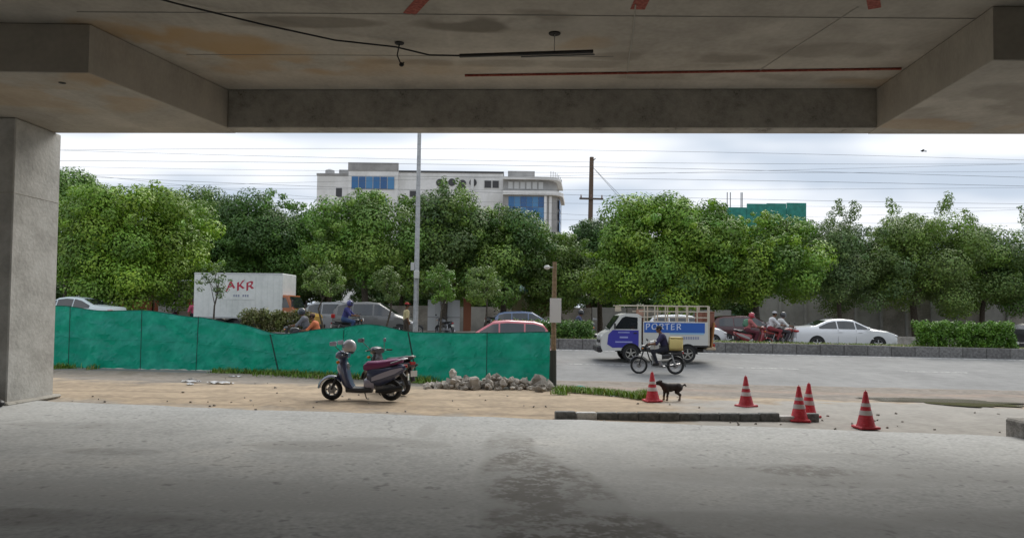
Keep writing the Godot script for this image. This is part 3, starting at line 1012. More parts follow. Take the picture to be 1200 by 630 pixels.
func make_plants() -> void:
	M.leaf = leaf_mat()
	var ya := Color(0.23, 0.36, 0.03)   # fresh yellow green
	var yb := Color(0.13, 0.25, 0.025)
	var ga := Color(0.115, 0.235, 0.034)  # mid green
	var gb := Color(0.165, 0.265, 0.038)
	var da := Color(0.072, 0.15, 0.036)  # dark green
	var db := Color(0.092, 0.17, 0.044)
	var oa := Color(0.135, 0.20, 0.055)  # dusty olive
	var ob := Color(0.095, 0.165, 0.055)
	var g1 := "trees along the far side of the road"
	tree("broadleaf_tree", "bright yellow green rounded tree next to the white box truck", {x = -20.7, d = 41.0, cy = 4.3, rx = 4.3, ry = 3.7, r = 0.22, n = 115, a = ya, b = yb, seed = 101, leaf = 0.2, dense = 20.0, limbs = 8}, g1)
	tree("broadleaf_tree", "fresh green tree rising behind the bright rounded tree", {x = -27.0, d = 46.0, cy = 5.7, rx = 3.8, ry = 3.6, r = 0.2, n = 70, a = ga, b = yb, seed = 102}, g1)
	tree("broadleaf_tree", "tall dark green tree behind the white box truck", {x = -21.2, d = 51.5, cy = 5.3, rx = 3.9, ry = 3.9, r = 0.25, n = 75, a = da, b = gb, seed = 103}, g1)
	tree("broadleaf_tree", "dark green tree standing over the truck's cargo box", {x = -16.2, d = 50.0, cy = 5.3, rx = 3.6, ry = 3.8, r = 0.25, n = 70, a = da, b = ga, seed = 204}, g1)
	tree("broadleaf_tree", "low dark tree between the truck cab and white offices", {x = -12.4, d = 52.0, cy = 4.9, rx = 2.9, ry = 2.9, r = 0.2, n = 50, a = da, b = db, seed = 105}, g1)
	tree("broadleaf_tree", "leafy green tree below the blue window band of the white offices", {x = -8.7, d = 45.5, cy = 5.3, rx = 3.6, ry = 3.5, r = 0.24, n = 70, a = ga, b = gb, seed = 106}, g1)
	tree("broadleaf_tree", "loose olive green tree behind the street lamp pole", {x = -4.2, d = 46.5, cy = 5.2, rx = 3.3, ry = 3.7, r = 0.2, n = 55, a = gb, b = ob, seed = 107, spikes = 2}, g1)
	tree("broadleaf_tree", "deep green tree in front of the offices' white upper floor", {x = -0.6, d = 47.0, cy = 4.7, rx = 3.4, ry = 3.3, r = 0.22, n = 75, a = da, b = gb, seed = 108}, g1)
	tree("broadleaf_tree", "small olive tree below the glass corner of the offices", {x = 3.2, d = 48.5, cy = 3.8, rx = 2.7, ry = 3.0, r = 0.16, n = 55, a = oa, b = gb, seed = 109}, g1)
	tree("broadleaf_tree", "dark tree at the foot of the wooden power pole", {x = 6.0, d = 51.5, cy = 4.9, rx = 2.8, ry = 3.4, r = 0.2, n = 60, a = da, b = db, seed = 110}, g1)
	tree("broadleaf_tree", "large dense green tree behind the blue and white mini truck", {x = 9.2, d = 43.5, cy = 4.7, rx = 4.3, ry = 3.7, r = 0.3, n = 120, a = ga, b = ya, seed = 111, leaf = 0.21, dense = 19.0, limbs = 9}, g1)
	tree("broadleaf_tree", "rounded green tree in front of the green netted building", {x = 14.2, d = 43.8, cy = 4.3, rx = 3.3, ry = 3.3, r = 0.22, n = 85, a = ga, b = ya, seed = 112, dense = 19.0}, g1)
	tree("feathery_tree", "dusty grey green tree behind the white sedan", {x = 20.6, d = 47.5, cy = 4.6, rx = 3.4, ry = 3.4, r = 0.16, n = 70, a = oa, b = ob, seed = 113, leaf = 0.17, spikes = 3, dense = 19.0}, g1)
	tree("feathery_tree", "tall dusty olive tree with spiky top above the sedan's bonnet", {x = 25.8, d = 48.5, cy = 4.7, rx = 3.9, ry = 3.7, r = 0.24, n = 95, a = oa, b = gb, seed = 114, leaf = 0.17, spikes = 3, dense = 19.0, limbs = 9}, g1)
	tree("feathery_tree", "dull green tree with thin top behind the clipped hedge", {x = 30.6, d = 49.5, cy = 4.5, rx = 3.5, ry = 3.4, r = 0.18, n = 75, a = ob, b = gb, seed = 115, leaf = 0.18, spikes = 2, dense = 19.0}, g1)
	tree("feathery_tree", "green tree in front of the far end of the grey wall", {x = 35.2, d = 48.0, cy = 4.5, rx = 3.3, ry = 3.4, r = 0.2, n = 75, a = ob, b = ga, seed = 116, leaf = 0.18, spikes = 2}, g1)
	# trees of the plots behind
	var back := tree("background_tree", "dark tree of the plots behind the roadside trees", {x = -31.0, d = 60.0, cy = 4.4, rx = 3.6, ry = 3.4, r = 0.2, n = 52, a = da, b = db, seed = 120, leaf = 0.27, dense = 11.0}, "trees in the plots behind")
	rng.seed = 77
	for k in 32:
		var x := -41.5 + (k % 16) * 5.3 + (2.6 if k > 15 else 0.0)
		var at := on(x + rng.randf_range(-0.8, 0.8), (59.0 if k < 16 else 66.0) + rng.randf_range(0, 4), -0.05 if k < 16 else -1.2)
		copy_of(back, "", at, rng.randf() * TAU, rng.randf_range(0.82, 1.02) * (0.92 if x > 15.0 else 1.0))
	# young trees planted along the median
	var gp := "young trees planted on the median"
	var sp := [[-12.9, 2.55, 0.72, 0.95, "thin sapling with sparse olive crown before the white cargo box", oa, ob, 30], [-8.15, 2.5, 0.95, 1.05, "bushy young tree in front of the yellow truck cab", gb, oa, 31], [-5.45, 2.45, 0.82, 0.85, "rounded light green young tree in front of the silver car", Color(0.11, 0.18, 0.03), oa, 32], [-3.1, 2.5, 0.82, 0.95, "young tree with dark stem just past the street lamp pole", gb, ga, 33], [-1.15, 2.5, 0.95, 1.05, "spreading young tree in front of the brick red pillar", gb, oa, 34]]
	for s in sp:
		tree("young_tree", s[4], {x = s[0], d = 32.8, cy = s[1] - 0.35, rx = s[2], ry = s[3], r = 0.045, n = 22 if s[7] == 30 else 34, a = s[5], b = s[6], seed = s[7], leaf = 0.11, dense = 34.0 if s[7] == 30 else 52.0, limbs = 5}, gp).position.y = 0.76 - 0.01 * s[0]

	hedge("long clipped bright green hedge beside the white sedan", 17.35, 21.75, 32.8, 0.6, 1.80, 0.95, Color(0.13, 0.27, 0.025), Color(0.085, 0.19, 0.025), 201)
	hedge("dry brownish green hedge in front of the box truck", -11.7, -8.6, 32.8, 0.85, 1.93, 0.9, Color(0.15, 0.18, 0.04), Color(0.13, 0.12, 0.055), 202)
	hedge("dark green low hedge behind the pole with the white notice", -0.95, 3.6, 32.85, 0.74, 1.62, 0.8, da, ga, 203)

	# grass: median top, the foot of the net, the verge by the pole
	rng.seed = 300
	var sp2 := []
	for k in 15000:
		sp2.append([rng.randf_range(-24, 26), rng.randf_range(32.15, 33.4), rng.randf_range(0.05, 0.15)])
	grass("short green grass growing along the top of the median", sp2, 0.38, Color(0.11, 0.22, 0.025), Color(0.21, 0.27, 0.06))
	var net := []
	var f := FastNoiseLite.new()
	f.seed = 9
	f.frequency = 0.35
	for k in 17000:
		var x := rng.randf_range(-16.5, 0.2)
		var away := absf(rng.randfn(0.0, 0.42))
		var d := fence_line(x) - 0.12 - away
		var q := f.get_noise_2d(x * 1.6, d)
		if (x > -9.0 and x < -1.9) or x < -12.6:
			if q + 0.32 - away * 0.35 > rng.randf() * 0.5:
				net.append([x, d, rng.randf_range(0.04, 0.24) * (1.1 - away * 0.6), -0.03])
	grass("rank green grass at the foot of the green net fence", net, 0.0, Color(0.13, 0.26, 0.02), Color(0.22, 0.34, 0.05))
	var verge := []
	for k in 3800:
		var tuft := floorf(rng.randf() * 26.0)
		var x := 1.15 + 2.1 * fposmod(tuft * 0.618, 1.0) + rng.randfn(0.0, 0.09)
		var d := 18.4 + 1.25 * (fposmod(tuft * 0.377, 1.0) - 0.5) + rng.randfn(0.0, 0.09) - (x - 1.5) * 0.3
		if rng.randf() < 0.75:
			verge.append([x, d, rng.randf_range(0.04, 0.19), -0.03])
	grass("patch of green weeds between the fence pole and the traffic cone", verge, 0.0, Color(0.13, 0.26, 0.02), Color(0.22, 0.34, 0.05))

# ---------------------------------------------------------------- the net fence
const NET := [[-17.4, 23.45, 1.95], [-13.9, 23.45, 1.90], [-12.6, 23.4, 1.76], [-11.37, 23.4, 1.79], [-9.65, 23.37, 1.60], [-8.5, 23.25, 1.43], [-6.95, 22.95, 1.13], [-5.29, 22.5, 1.33], [-4.18, 22.1, 1.47], [-2.65, 21.5, 1.27], [-1.36, 20.95, 1.28], [-0.67, 20.65, 1.30], [1.08, 20.05, 1.36]]

func fence_line(x: float) -> float:
	for k in NET.size() - 1:
		if x < NET[k + 1][0]:
			return lerpf(NET[k][1], NET[k + 1][1], clampf((x - NET[k][0]) / (NET[k + 1][0] - NET[k][0]), 0, 1))
	return 20.05

func net_top(x: float) -> float:
	for k in NET.size() - 1:
		if x < NET[k + 1][0]:
			return lerpf(NET[k][2], NET[k + 1][2], smoothstep(0, 1, clampf((x - NET[k][0]) / (NET[k + 1][0] - NET[k][0]), 0, 1)))
	return 1.36

func make_fence() -> void:
	var t := thing("net_fence", "long sagging green shade net fence strung between thin posts", "fence", Vector3.ZERO)
	var nm := textured(ramp_tex(512, 141, [[0.008, 1.0, 4], [0.04, 0.5, 3], [0.25, 0.35, 2]], [[0.25, lin_c(0.006, 0.23, 0.18)], [0.5, lin_c(0.010, 0.285, 0.225)], [0.75, lin_c(0.03, 0.36, 0.28)]]), 2.6, 0.6)
	nm.backlight_enabled = true
	nm.backlight = Color(0.24, 0.7, 0.63)
	nm.cull_mode = BaseMaterial3D.CULL_DISABLED
	var posts := [-17.4, -13.6, -11.37, -9.65, -6.95, -5.0, -2.62, -0.66, 1.02]
	var lean := [0.0, 0.0, 0.0, 0.02, -0.24, 0.05, -0.2, 0.0, 0.0]
	var f := FastNoiseLite.new()
	f.seed = 15
	f.frequency = 0.8
	for k in posts.size() - 1:
		var x0: float = posts[k]
		var x1: float = posts[k + 1]
		var g := geo()
		var nx := maxi(10, int((x1 - x0) / 0.07))
		var ny := 22
		var grid := []
		for j in ny + 1:
			var row := []
			for i in nx + 1:
				var s := float(i) / nx
				var x := lerpf(x0, x1, s)
				var v := float(j) / ny
				var top := net_top(x)
				var low := gy(x, fence_line(x)) + 0.01 + 0.05 * f.get_noise_1d(x * 3.0)
				var pull := sin(PI * s)
				var y := lerpf(low, top, v)
				# belly of the cloth, long diagonal creases, folds gathered at the posts
				var out := 0.10 * pull * sin(PI * v) * f.get_noise_2d(x * 0.6, 3.0) * 2.0
				out += 0.045 * sin((x * 2.1 + y * 3.3) * 2.2 + k + 2.0 * f.get_noise_2d(x * 0.5, y)) * pull + 0.07 * f.get_noise_2d(x * 1.4, y * 2.6)
				out += 0.05 * f.get_noise_2d(x * 5.0 + y * 6.0, y * 3.0 - x) + 0.018 * f.get_noise_2d(x * 13.0, y * 5.0)
				out += 0.04 * pow(1.0 - pull, 3.0) * smoothstep(0.0, 0.1, s) * smoothstep(0.0, 0.1, 1.0 - s) * sin(atan2(top - y + 0.05, (s - 0.5) * 2.0) * 14.0)
				out += 0.02 * sin(y * 17.0 + x * 1.5) * pow(1.0 - pull, 2.0)
				out += 0.02 * pull * sin(x * 9.0 + sin(y * 2.0) * 2.0) * pow(v, 3.0)
				row.append(Vector3(x, y, -fence_line(x) + out))
			grid.append(row)
		for j in ny:
			for i in nx:
				g.quad(grid[j][i], grid[j][i + 1], grid[j + 1][i + 1], grid[j + 1][i], 1)
		part("net_panel", g, nm, t)
		var hem := []
		for i in nx + 1: hem.append(grid[ny][i])
		var seam := []
		for i in nx + 1: seam.append(grid[11][i] + Vector3(0, 0, 0.004))
		part("stitched_seam", geo().tube(seam, 0.007, 4), mat(lin(0.03, 0.36, 0.28), 0.8), t)
		part("top_rope", geo().tube(hem, 0.011, 5), mat(lin(0.01, 0.10, 0.075), 0.8), t)
	for k in posts.size() - 1:
		var x: float = posts[k]
		var d := fence_line(x) - 0.06
		var g := geo()
		g.xf = Transform3D(Basis(Vector3.BACK, -lean[k] * 1.0), Vector3(x, gy(x, d) - 0.1, -d))
		g.tube([Vector3.ZERO, Vector3(0, net_top(x) - gy(x, d) + 0.13, 0)], 0.022 if absf(lean[k]) > 0.1 else 0.011, 7)
		part("post", g, mat(lin(0.015, 0.06, 0.05), 0.7), t)

# ---------------------------------------------------------------- buildings and walls behind
func panel(parent: Node, called: String, m: Material, x0: float, x1: float, y0: float, y1: float, z: float, depth := 0.2) -> MeshInstance3D:
	return part(called, geo().box(Vector3((x0 + x1) / 2.0, (y0 + y1) / 2.0, z - depth / 2.0), Vector3(x1 - x0, y1 - y0, depth)), m, parent)

func make_far() -> void:
	var white := textured(ramp_tex(256, 151, [[0.01, 1.0, 4], [0.08, 0.4, 3]], [[0.25, lin_c(0.66, 0.655, 0.635)], [0.6, lin_c(0.76, 0.755, 0.745)], [0.8, lin_c(0.80, 0.795, 0.785)]]), 14.0, 0.85)
	var grey := textured(ramp_tex(256, 153, [[0.01, 1.0, 4], [0.08, 0.4, 3]], [[0.25, lin_c(0.26, 0.255, 0.25)], [0.7, lin_c(0.36, 0.355, 0.345)]]), 9.0, 0.85)
	var dark := mat(lin(0.05, 0.05, 0.055), 0.6)
	var blue := [mat(lin(0.025, 0.14, 0.34), 0.25), mat(lin(0.02, 0.10, 0.27), 0.22), mat(lin(0.06, 0.21, 0.42), 0.28)]
	var frame := mat(lin(0.5, 0.5, 0.49), 0.6)
	# white offices
	var o := thing("office_building", "long white office building with blue glass and a curved glazed corner", "building", Vector3(0, 0.5, -150))
	panel(o, "wing", white, -39.0, -32.5, 0, 28.2, 0, 14)
	panel(o, "stair_tower", white, -32.5, -22.8, 0, 29.0, 1.2, 15)
	panel(o, "parapet", grey, -32.6, -22.7, 29.0, 30.6, 1.3, 0.6)
	panel(o, "main_block", white, -22.8, -2.0, 0, 29.0, 0, 16)
	panel(o, "roof_edge", dark, -22.8, -1.9, 29.0, 29.35, 0.15, 16.3)
	panel(o, "roof_edge", grey, -39.1, -32.4, 28.2, 28.6, 0.15, 14.3)
	# water tanks and plant on the roof of the wing
	part("roof_tank", geo().lathe(Vector3(-37.2, 28.6, -3), [[0.9, 0], [0.95, 0.2], [0.95, 1.1], [0.3, 1.4]], 14), mat(lin(0.4, 0.4, 0.4), 0.6), o)
	part("roof_room", geo().box(Vector3(-34.4, 29.2, -6), Vector3(2.6, 2.0, 3.0)), grey, o)
	for q in [[-35.2, -34.0, 23.9, 25.7], [-35.2, -34.0, 20.0, 21.6], [-37.6, -36.6, 20.0, 21.6]]:
		panel(o, "window", dark, q[0], q[1], q[2], q[3], 0.06, 0.2)
	for k in 6:
		var xa := -31.9 + k * 1.42
		var w := panel(o, "window", frame, xa, xa + 1.4, 25.3, 27.9, 1.3, 0.2)
		panel(w, "pane", blue[k % 3], xa + 0.06, xa + 1.34, 25.4, 27.8, 1.34, 0.1)
	for k in 3:
		var xa := -28.4 + k * 1.2
		var w := panel(o, "window", frame, xa, xa + 1.18, 20.5, 23.6, 1.3, 0.2)
		panel(w, "pane", blue[(k + 1) % 3], xa + 0.06, xa + 1.12, 20.6, 23.5, 1.34, 0.1)
	for q in [[-12.2, 27.1], [-10.1, 26.9], [-8.0, 27.1], [-14.6, 27.0]]:
		part("porthole", geo().lathe(Vector3(q[0], q[1], 0.02), [[0.75, 0.0], [0.75, 0.08], [0.55, 0.1]], 16, 2), dark, o)
	for q in [[-5.8, -4.3, 26.0, 27.6], [-4.2, -2.8, 26.0, 27.6], [-14.2, -12.6, 23.8, 24.8], [-12.5, -10.9, 23.8, 24.8], [-20.6, -18.6, 24.0, 25.4]]:
		var w := panel(o, "window", frame, q[0], q[1], q[2], q[3], 0.1, 0.2)
		panel(w, "pane", dark, q[0] + 0.1, q[1] - 0.1, q[2] + 0.1, q[3] - 0.1, 0.14, 0.1)
	part("mast", geo().tube([Vector3(-8.1, 20, 1.0), Vector3(-8.1, 28.4, 1.0)], 0.32, 8), mat(lin(0.65, 0.65, 0.64), 0.5), o)
	# glazed corner block: a plan with a rounded right corner
	var plan := []
	for q in [[-2.0, -1.5], [6.4, -1.5], [7.6, -1.2], [8.6, -0.2], [9.3, 1.6], [10.4, 12.0], [-2.0, 12.0]]: plan.append([q[0], q[1]])
	var corner := func(grow: float, y0: float, y1: float) -> Geo:
		var pts := PackedVector2Array()
		for q in plan: pts.append(Vector2(q[0] + (grow if q[0] > 5.0 else 0.0), q[1] - (grow if q[1] < 2.0 else 0.0)))
		var g := geo()
		g.xf = Transform3D(Basis(Vector3.RIGHT, -PI / 2), Vector3.ZERO)
		g.prism(pts, y0, y1)
		return g
	part("corner_block", corner.call(0.0, 0, 24.5), grey, o)
	part("cornice", corner.call(0.7, 24.5, 25.3), white, o)
	part("terrace_storey", corner.call(-0.6, 25.3, 27.6), grey, o)
	part("cornice", corner.call(0.3, 27.6, 28.1), white, o)
	part("penthouse", geo().box(Vector3(1.6, 29.0, -5), Vector3(5.4, 1.8, 6)), grey, o)
	for k in 6:
		panel(o, "window", frame, -1.0 + k * 1.2, -0.1 + k * 1.2, 25.8, 27.2, 1.02, 0.15)
	for k in 7:
		part("railing_post", geo().box(Vector3(7.4 + k * 0.45, 28.7, -(-1.2 + pow(k / 6.0, 2.0) * 9.0)), Vector3(0.1, 1.2, 0.1)), dark, o)
	for r in 4:
		for k in 6:
			var xa := -0.9 + k * 1.18
			panel(o, "curtain_pane", blue[(k * 2 + r) % 3], xa, xa + 1.12, 22.2 - r * 2.1, 24.2 - r * 2.1, 1.56, 0.1)
	for q in [6.35, 7.35]:
		part("pilaster", geo().box(Vector3(q, 12.2, 1.55 - (q - 6.35) * 0.35), Vector3(0.5, 24.4, 0.5)), white, o)
	for r in 3:
		for k in 4:
			var s := 0.25 + k * 1.6
			part("curtain_pane", geo().place(Vector3(8.95 + s * 0.11 + 0.35, 23.0 - r * 2.2, -(0.7 + s)), Vector3(0, deg_to_rad(84), 0)).box(Vector3.ZERO, Vector3(1.4, 1.9, 0.1)), blue[(k + r) % 3], o)

	# netted frame under construction
	var b := thing("netted_building", "half built block wrapped in teal construction net with bare rods on top", "building", Vector3(0, 0.2, -120))
	for k in 6: part("floor_slab", geo().box(Vector3(40.2, 3.2 + k * 3.1, -6), Vector3(12.4, 0.25, 11.5)), grey, b)
	for k in 5:
		for r in 2: part("column", geo().box(Vector3(34.4 + k * 2.9, 9.4, -0.8 - r * 10.0), Vector3(0.5, 19.0, 0.5)), grey, b)
	var tn := textured(ramp_tex(256, 161, [[0.02, 1.0, 4], [0.1, 0.4, 3]], [[0.25, lin_c(0.02, 0.16, 0.13)], [0.7, lin_c(0.03, 0.24, 0.20)]]), 6.0, 0.8)
	for k in 4:
		panel(b, "net_sheet", tn, 33.9 + k * 3.15, 33.9 + k * 3.15 + 3.12, 0.2, 19.3 - (0.5 if k == 0 else 0.0) + 0.1 * k, 0.25 + 0.05 * (k % 2), 0.05)
	panel(b, "net_sheet", tn, 46.45, 46.5, 0.2, 19.5, 0.2, 11.6)
	for q in [34.2, 34.7, 36.4, 36.6]: part("reinforcing_rod", geo().tube([Vector3(q, 18.0, -0.6), Vector3(q, 21.3, -0.6)], 0.07, 5), dark, b)

	# walls and sheds seen below the crowns
	var wall := thing("boundary_wall", "tall weathered grey concrete panel wall behind the dusty trees", "wall", Vector3(0, 0.2, -54))
	var gv := [grey, textured(ramp_tex(256, 171, [[0.012, 1.0, 4], [0.08, 0.6, 3]], [[0.25, lin_c(0.20, 0.185, 0.17)], [0.7, lin_c(0.32, 0.30, 0.275)]]), 4.0, 0.9)]
	rng.seed = 19
	for k in 13:
		panel(wall, "wall_panel", gv[rng.randi() % 2], 17.3 + k * 1.8, 17.3 + k * 1.8 + 1.74, -0.1, 3.25 + rng.randf_range(-0.03, 0.03), rng.randf_range(-0.02, 0.02), 0.12)
		part("wall_post", geo().box(Vector3(17.27 + k * 1.8, 1.6, 0.05), Vector3(0.16, 3.45, 0.2), 0.01), grey, wall)
	panel(wall, "coping", mat(lin(0.48, 0.48, 0.47), 0.8), 24.5, 33.0, 3.35, 3.55, 0.12, 0.35)
	var low := thing("boundary_wall", "long low dusty plot wall in the shade of the trees", "wall", Vector3(0, 0.4, -56.5))
	for k in 24:
		panel(low, "wall_panel", gv[rng.randi() % 2], -46.0 + k * 2.6, -46.0 + k * 2.6 + 2.54, -0.1, 1.9 + rng.randf_range(-0.05, 0.05), rng.randf_range(-0.02, 0.02), 0.15)
	var gate := thing("plot_gate", "white sheet metal gate leaf beside a brick red pillar", "gate", Vector3(-3.9, 0.5, -47.0))
	for k in 4: panel(gate, "sheet", mat(lin(0.55, 0.56, 0.57), 0.5), -1.3 + k * 0.5, -1.3 + k * 0.5 + 0.485, 0.05, 2.1 - (0.1 if k == 1 else 0.0), 0.0, 0.04)
	panel(gate, "rail", M.steel, -1.3, 0.7, 1.0, 1.08, 0.05, 0.05)
	var pil := thing("gate_pillar", "brick red gate pillar with pale cap beside the white gate", "pillar", Vector3(-2.75, 0.5, -47.0))
	part("shaft", geo().box(Vector3(0, 1.1, 0), Vector3(0.46, 2.2, 0.46), 0.02), mat(lin(0.27, 0.105, 0.06), 0.9), pil)
	part("pillar_cap", geo().box(Vector3(0, 2.27, 0), Vector3(0.6, 0.14, 0.6), 0.02), mat(lin(0.45, 0.34, 0.26), 0.9), pil)
	var shed := thing("shed", "small cream walled shed with a teal awning behind the trees", "shed", Vector3(1.4, 0.45, -50.0))
	var cream := mat(lin(0.48, 0.42, 0.30), 0.9)
	panel(shed, "wall", cream, -1.4, -0.5, 0, 2.6, 0, 2.2)
	panel(shed, "wall", cream, -0.5, 1.3, 1.2, 2.7, -0.02, 2.1)
	panel(shed, "door", mat(lin(0.22, 0.10, 0.06), 0.7), 0.5, 0.95, 1.3, 2.6, 0.03, 0.06)
	part("awning", geo().place(Vector3(0.3, 3.0, 0.4), Vector3(0.35, 0, 0)).box(Vector3.ZERO, Vector3(2.4, 0.05, 1.3)), mat(lin(0.05, 0.26, 0.24), 0.7), shed)
	var stall := thing("stall", "orange fronted roadside stall under the bright tree", "stall", Vector3(-21.4, 0.55, -43.2))
	panel(stall, "counter", mat(lin(0.50, 0.13, 0.07), 0.7), -1.0, 1.0, 0.2, 1.75, 0, 0.6)
	panel(stall, "shelf_back", mat(lin(0.36, 0.30, 0.17), 0.8), -1.0, 0.9, 1.85, 2.5, -0.5, 0.1)
	for x in [-0.98, 0.98]: panel(stall, "post", M.wood, x - 0.05, x + 0.05, 0, 2.6, 0.0, 0.1)
	part("roof", geo().place(Vector3(0, 2.68, -0.2), Vector3(0.12, 0, 0)).box(Vector3.ZERO, Vector3(2.4, 0.06, 1.4)), mat(lin(0.30, 0.31, 0.32), 0.6), stall)
	var stall2 := thing("stall", "pale stall with a red fascia behind the white box truck", "stall", Vector3(-18.3, 0.55, -44.5))
	panel(stall2, "counter", mat(lin(0.46, 0.40, 0.34), 0.8), -1.3, 1.3, 0.2, 1.5, 0, 0.6)
	panel(stall2, "fascia", mat(lin(0.46, 0.07, 0.08), 0.7), -0.7, 0.8, 1.55, 1.95, 0.05, 0.08)
	panel(stall2, "back", mat(lin(0.30, 0.29, 0.30), 0.8), -1.3, 1.3, 1.5, 2.9, -0.6, 0.1)
	for x in [-1.25, 1.25]: panel(stall2, "post", M.steel, x - 0.04, x + 0.04, 0, 2.9, 0.0, 0.08)
	part("roof", geo().place(Vector3(0, 2.95, -0.2), Vector3(0.1, 0, 0)).box(Vector3.ZERO, Vector3(2.9, 0.05, 1.4)), mat(lin(0.38, 0.39, 0.41), 0.6), stall2)

# ---------------------------------------------------------------- poles, wires, bird
func make_poles() -> void:
	var lp := thing("street_lamp", "tall pale grey street lamp pole on the median", "street lamp", Vector3(-4.15, 0.7, -32.8))
	lp.rotation.z = -0.004
	part("pole", geo().tube([Vector3(0, 0.1, 0), Vector3(0, 3.0, 0), Vector3(0, 10.6, 0)], [0.115, 0.105, 0.075], 14), M.galvanised, lp)
	part("base_plate", geo().box(Vector3(0, 0.12, 0), Vector3(0.45, 0.06, 0.45), 0.01), M.galvanised, lp)
	part("switch_box", geo().box(Vector3(0.02, 2.75, 0.15), Vector3(0.22, 0.34, 0.14), 0.015), mat(lin(0.52, 0.52, 0.5), 0.6), lp)
	part("small_box", geo().box(Vector3(-0.17, 3.1, 0.02), Vector3(0.16, 0.34, 0.14), 0.012), mat(lin(0.45, 0.45, 0.44), 0.6), lp)
	for s in [-1.0, 1.0]:
		part("arm", geo().tube([Vector3(0, 10.5, 0), Vector3(0, 10.9, s * 0.5), Vector3(0, 11.05, s * 1.6)], [0.05, 0.045, 0.035], 8), M.galvanised, lp)
		part("lamp_head", geo().box(Vector3(0, 11.05, s * 1.9), Vector3(0.28, 0.12, 0.7), 0.04), mat(lin(0.3, 0.3, 0.31), 0.5), lp)

	var np := thing("fence_pole", "weathered wooden pole with a white notice at the end of the net fence", "pole", on(1.12, 20.0, -0.1))
	part("shaft", geo().tube([Vector3(0, 0, 0), Vector3(-0.01, 1.7, 0), Vector3(0.0, 3.38, 0)], [0.075, 0.066, 0.055], 9), M.wood, np)
	part("lower_sleeve", geo().tube([Vector3(-0.02, 0.0, 0.05), Vector3(-0.02, 1.05, 0.04)], [0.10, 0.085], 8), mat(lin(0.05, 0.055, 0.045), 0.9), np)
	part("notice_board", geo().box(Vector3(0.03, 2.1, 0.08), Vector3(0.3, 0.64, 0.02), 0.004), mat(lin(0.62, 0.62, 0.62), 0.7), np)
	part("lamp_bracket", geo().tube([Vector3(0, 3.22, 0.02), Vector3(-0.16, 3.24, 0.04)], 0.015, 6), M.steel, np)
	part("lamp_head", geo().ball(Vector3(-0.2, 3.23, 0.05), Vector3(0.085, 0.06, 0.06), 10, 7), mat(lin(0.62, 0.62, 0.6), 0.4), np)

	var ep := thing("power_pole", "brown power pole with one crossarm above the trees", "power pole", Vector3(6.05, 0.3, -60.0))
	ep.rotation.z = -0.012
	part("shaft", geo().tube([Vector3.ZERO, Vector3(0, 14.0, 0)], [0.24, 0.17], 10), mat(lin(0.13, 0.085, 0.06), 0.9), ep)
	part("crossarm", geo().box(Vector3(0.02, 10.65, 0.2), Vector3(1.9, 0.14, 0.12), 0.01), mat(lin(0.10, 0.075, 0.06), 0.9), ep)
	for x in [-0.8, 0.0, 0.85]: part("insulator", geo().lathe(Vector3(x, 10.72, 0.2), [[0.04, 0], [0.07, 0.08], [0.04, 0.14], [0.06, 0.2], [0.02, 0.26]], 8), mat(lin(0.2, 0.1, 0.07), 0.4), ep)
	part("top_bracket", geo().tube([Vector3(0, 13.6, 0), Vector3(0.3, 13.9, 0.1)], 0.04, 6), M.steel, ep)
	for s in [0.25, 0.42]: part("stay_wire", geo().tube([Vector3(0.1, 13.2, 0), Vector3(5.5 + s * 4.0, 6.5, -1.0)], 0.014, 4), M.black_rubber, ep)

	# wires over the road: [y at x = -30, y at 0, y at 42, distance, radius]
	var wm := mat(lin(0.10, 0.11, 0.12), 0.7)
	var ws := [[13.55, 13.1, 13.5, 56, 0.0100], [12.7, 12.75, 12.2, 56, 0.0120], [12.3, 12.3, 13.0, 56, 0.0080], [11.6, 11.9, 11.6, 56, 0.0120], [11.1, 11.35, 12.1, 58, 0.0080], [12.0, 10.95, 10.7, 58, 0.0110], [10.6, 10.3, 10.4, 58, 0.0080], [12.6, 9.7, 9.6, 60, 0.0090], [13.0, 13.55, 13.0, 54, 0.0100], [10.2, 11.75, 13.3, 54, 0.0080], [9.9, 9.3, 10.9, 60, 0.0080]]
	var k := 0
	for w in ws:
		var pts := []
		for i in 25:
			var s := i / 24.0
			var y: float = w[0] * 2.0 * (s - 0.5) * (s - 1.0) - w[1] * 4.0 * s * (s - 1.0) + w[2] * 2.0 * s * (s - 0.5)
			pts.append(Vector3(lerpf(-36.0, 46.0, s), y, -w[3]))
		var o := part(numbered("overhead_wire"), geo().tube(pts, w[4], 4, false), wm, self)
		tag(o, "thin dark overhead wire strung across the sky above the trees", "wire", "overhead wires above the road")
		k += 1
	var bd := thing("bird", "small dark bird flying above the dusty trees", "bird", Vector3(21.7, 10.69, -40.0))
	bd.scale = Vector3.ONE * 0.7
	part("body", geo().ball(Vector3.ZERO, Vector3(0.11, 0.06, 0.06), 10, 7), mat(lin(0.03, 0.03, 0.032), 0.8), bd)
	part("tail", geo().prism(PackedVector2Array([Vector2(0.1, -0.02), Vector2(0.3, -0.05), Vector2(0.3, 0.03), Vector2(0.1, 0.03)]), -0.03, 0.03), mat(lin(0.03, 0.03, 0.032), 0.8), bd)
